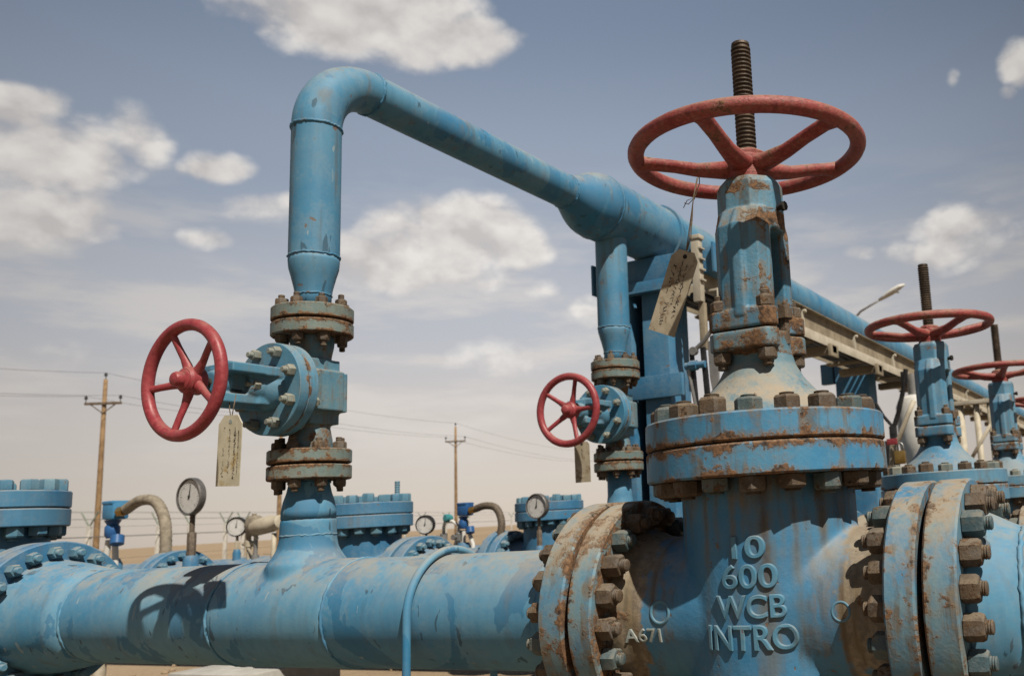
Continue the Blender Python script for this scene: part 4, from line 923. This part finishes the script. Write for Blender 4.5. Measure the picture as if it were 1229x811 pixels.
# dusty desert air: slate blue overhead, beige near the horizon
ramp = g.n('ShaderNodeValToRGB', ins={0: g.math('MAXIMUM', el, 0.0)})
cr = ramp.color_ramp; cr.interpolation = 'EASE'
stops = [(0.0, (.495, .428, .365)), (.10, (.475, .425, .385)), (.22, (.375, .378, .398)), (.36, (.250, .290, .358)), (.53, (.172, .218, .298)), (.62, (.15, .192, .27)), (.85, (.07, .098, .16)), (1.0, (.06, .085, .145))]  # zenith stops darkened, out of view, to cut ambient fill
while len(cr.elements) < len(stops): cr.elements.new(.5)
for e_, (p_, c_) in zip(cr.elements, stops): e_.position = p_; e_.color = (*c_, 1)
dusty = g.scale(ramp.outputs[0], k)
base = g.mix(.88, sky.outputs[0], dusty)
clouds = [(420, 16, 145, 50, 1.3), (520, 50, 90, 36, 1.2), (600, 50, 30, 26, .75), (85, 190, 105, 52, 1.0), (50, 268, 120, 42, 1.15), (165, 170, 40, 48, .95), (30, 130, 60, 26, .9), (40, 140, 55, 26, .7), (265, 203, 46, 22, 1.25), (245, 285, 42, 17, 1.15), (315, 250, 55, 22, 1.1),
          (545, 285, 95, 50, 1.4), (500, 318, 120, 44, 1.3), (620, 298, 42, 32, 1.1), (1150, 276, 76, 38, 1.2), (1125, 305, 80, 24, 1.05), (1035, 303, 22, 12, 1.0), (1222, 75, 22, 30, .9), (1143, 93, 9, 13, .75), (1210, 112, 12, 10, .7),
          (600, 425, 90, 24, .55), (710, 375, 45, 22, .6), (100, 430, 90, 20, .55), (640, 347, 30, 12, .6), (1190, 245, 40, 9, .55), (430, 400, 60, 16, .45),
          (-250, 120, 160, 70, 1.0), (1420, 180, 130, 60, 1.0)]
dens = None
for (u, v, rx, ry, s_) in clouds:
    c = ray(u, v); a = (ray(u + 8, v) - ray(u - 8, v)).normalized(); a = (a - c * a.dot(c)).normalized(); bb = c.cross(a)
    sx = (ray(u + rx, v) - c).length; sy = (ray(u, v + ry) - c).length
    x = g.math('MULTIPLY', g.vmath('DOT_PRODUCT', N_, tuple(a), 1), 1 / sx); y = g.math('MULTIPLY', g.vmath('DOT_PRODUCT', N_, tuple(bb), 1), 1 / sy)
    d2 = g.math('ADD', g.math('MULTIPLY', x, x), g.math('MULTIPLY', y, y))
    f = g.math('MULTIPLY', g.math('SUBTRACT', 1.0, g.math('MULTIPLY', d2, .55)), s_)
    f = g.math('MULTIPLY', f, g.math('GREATER_THAN', g.vmath('DOT_PRODUCT', N_, tuple(c), 1), .2))
    dens = f if dens is None else g.math('SMOOTH_MAX', dens, f, .15)
dens = g.math('MAXIMUM', dens, -1.0)
Q = g.vmath('MULTIPLY', N_, (1.0, 1.0, 1.5))
def puff(v):
    a = g.noise(v, 7.0, 7, .60)
    vo = g.n('ShaderNodeTexVoronoi', feature='F1', ins={'Vector': g.vmath('ADD', v, g.scale(g.n('ShaderNodeTexNoise', ins={'Vector': v, 'Scale': 14.0, 'Detail': 3.0}).outputs['Color'], .06))})
    vo.inputs['Scale'].default_value = 17; vo.inputs['Detail'].default_value = 1.5; vo.inputs['Roughness'].default_value = .55
    return g.math('ADD', g.math('MULTIPLY', g.math('SUBTRACT', a, .5), 2.2), g.math('MULTIPLY', g.math('SUBTRACT', .66, vo.outputs['Distance']), .55))
p1 = puff(Q); p2 = puff(g.vmath('ADD', Q, (0.004, -0.012, .030)))
dd = g.math('ADD', dens, p1)
alpha = g.math('MULTIPLY', g.ss(dd, .22, .92), .95)
lit = g.math('ADD', g.math('MULTIPLY', g.math('SUBTRACT', p1, p2), 1.5), .55, clamp=True)
thick = g.ss(dd, .6, 1.7)
cc = g.mix(lit, rad((.40, .38, .372)), rad((.60, .575, .545)))
cc = g.mix(g.math('MULTIPLY', thick, .30), cc, rad((.50, .478, .455)))
# thin veil of old cloud low over the horizon
veil = g.noise(g.vmath('MULTIPLY', N_, (3.2, 3.2, 15.0)), 1.6, 7, .58)
veil = g.math('MULTIPLY', g.math('MULTIPLY', g.ss(veil, .44, .66), .60), g.math('MULTIPLY', g.ss(el, .03, .12), g.ss(el, .22, .40, 1.0, 0.0)))
base = g.mix(veil, base, rad((.52, .487, .455)))
# lens edge dimming painted into the sky; also lowers fill from out of view
edge_dim = g.math('MAXIMUM', g.math('SUBTRACT', 1.0, g.math('MULTIPLY', g.math('SUBTRACT', 1.0, g.vmath('DOT_PRODUCT', N_, tuple(ray(650, 480)), 1)), 2.0)), .58)
base = g.scale(base, edge_dim); cc = g.scale(cc, g.math('POWER', edge_dim, .6))
# clouds low down sink into the dust
alpha = g.math('MULTIPLY', alpha, g.ss(el, .06, .24, .5, 1.0))
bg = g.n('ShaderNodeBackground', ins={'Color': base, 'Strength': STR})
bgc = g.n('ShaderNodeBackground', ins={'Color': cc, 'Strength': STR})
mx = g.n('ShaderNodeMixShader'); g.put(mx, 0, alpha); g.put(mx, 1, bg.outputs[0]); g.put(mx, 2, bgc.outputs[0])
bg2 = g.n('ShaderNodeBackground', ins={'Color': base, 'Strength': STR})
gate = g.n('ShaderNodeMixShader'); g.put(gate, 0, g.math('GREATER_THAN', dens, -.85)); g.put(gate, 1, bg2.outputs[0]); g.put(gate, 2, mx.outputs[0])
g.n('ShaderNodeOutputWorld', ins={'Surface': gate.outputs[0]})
w.cycles.sampling_method = 'MANUAL'; w.cycles.sample_map_resolution = 512

sc.render.engine = 'CYCLES'
sc.cycles.use_denoising = True
try: sc.cycles.denoiser = 'OPENIMAGEDENOISE'
except Exception: pass
sc.cycles.max_bounces = 6; sc.cycles.diffuse_bounces = 1; sc.cycles.glossy_bounces = 3
sc.view_settings.view_transform = 'Standard'; sc.view_settings.look = 'None'; sc.view_settings.gamma = 1.0; sc.view_settings.use_curve_mapping = False
sc.view_settings.exposure = 0.6
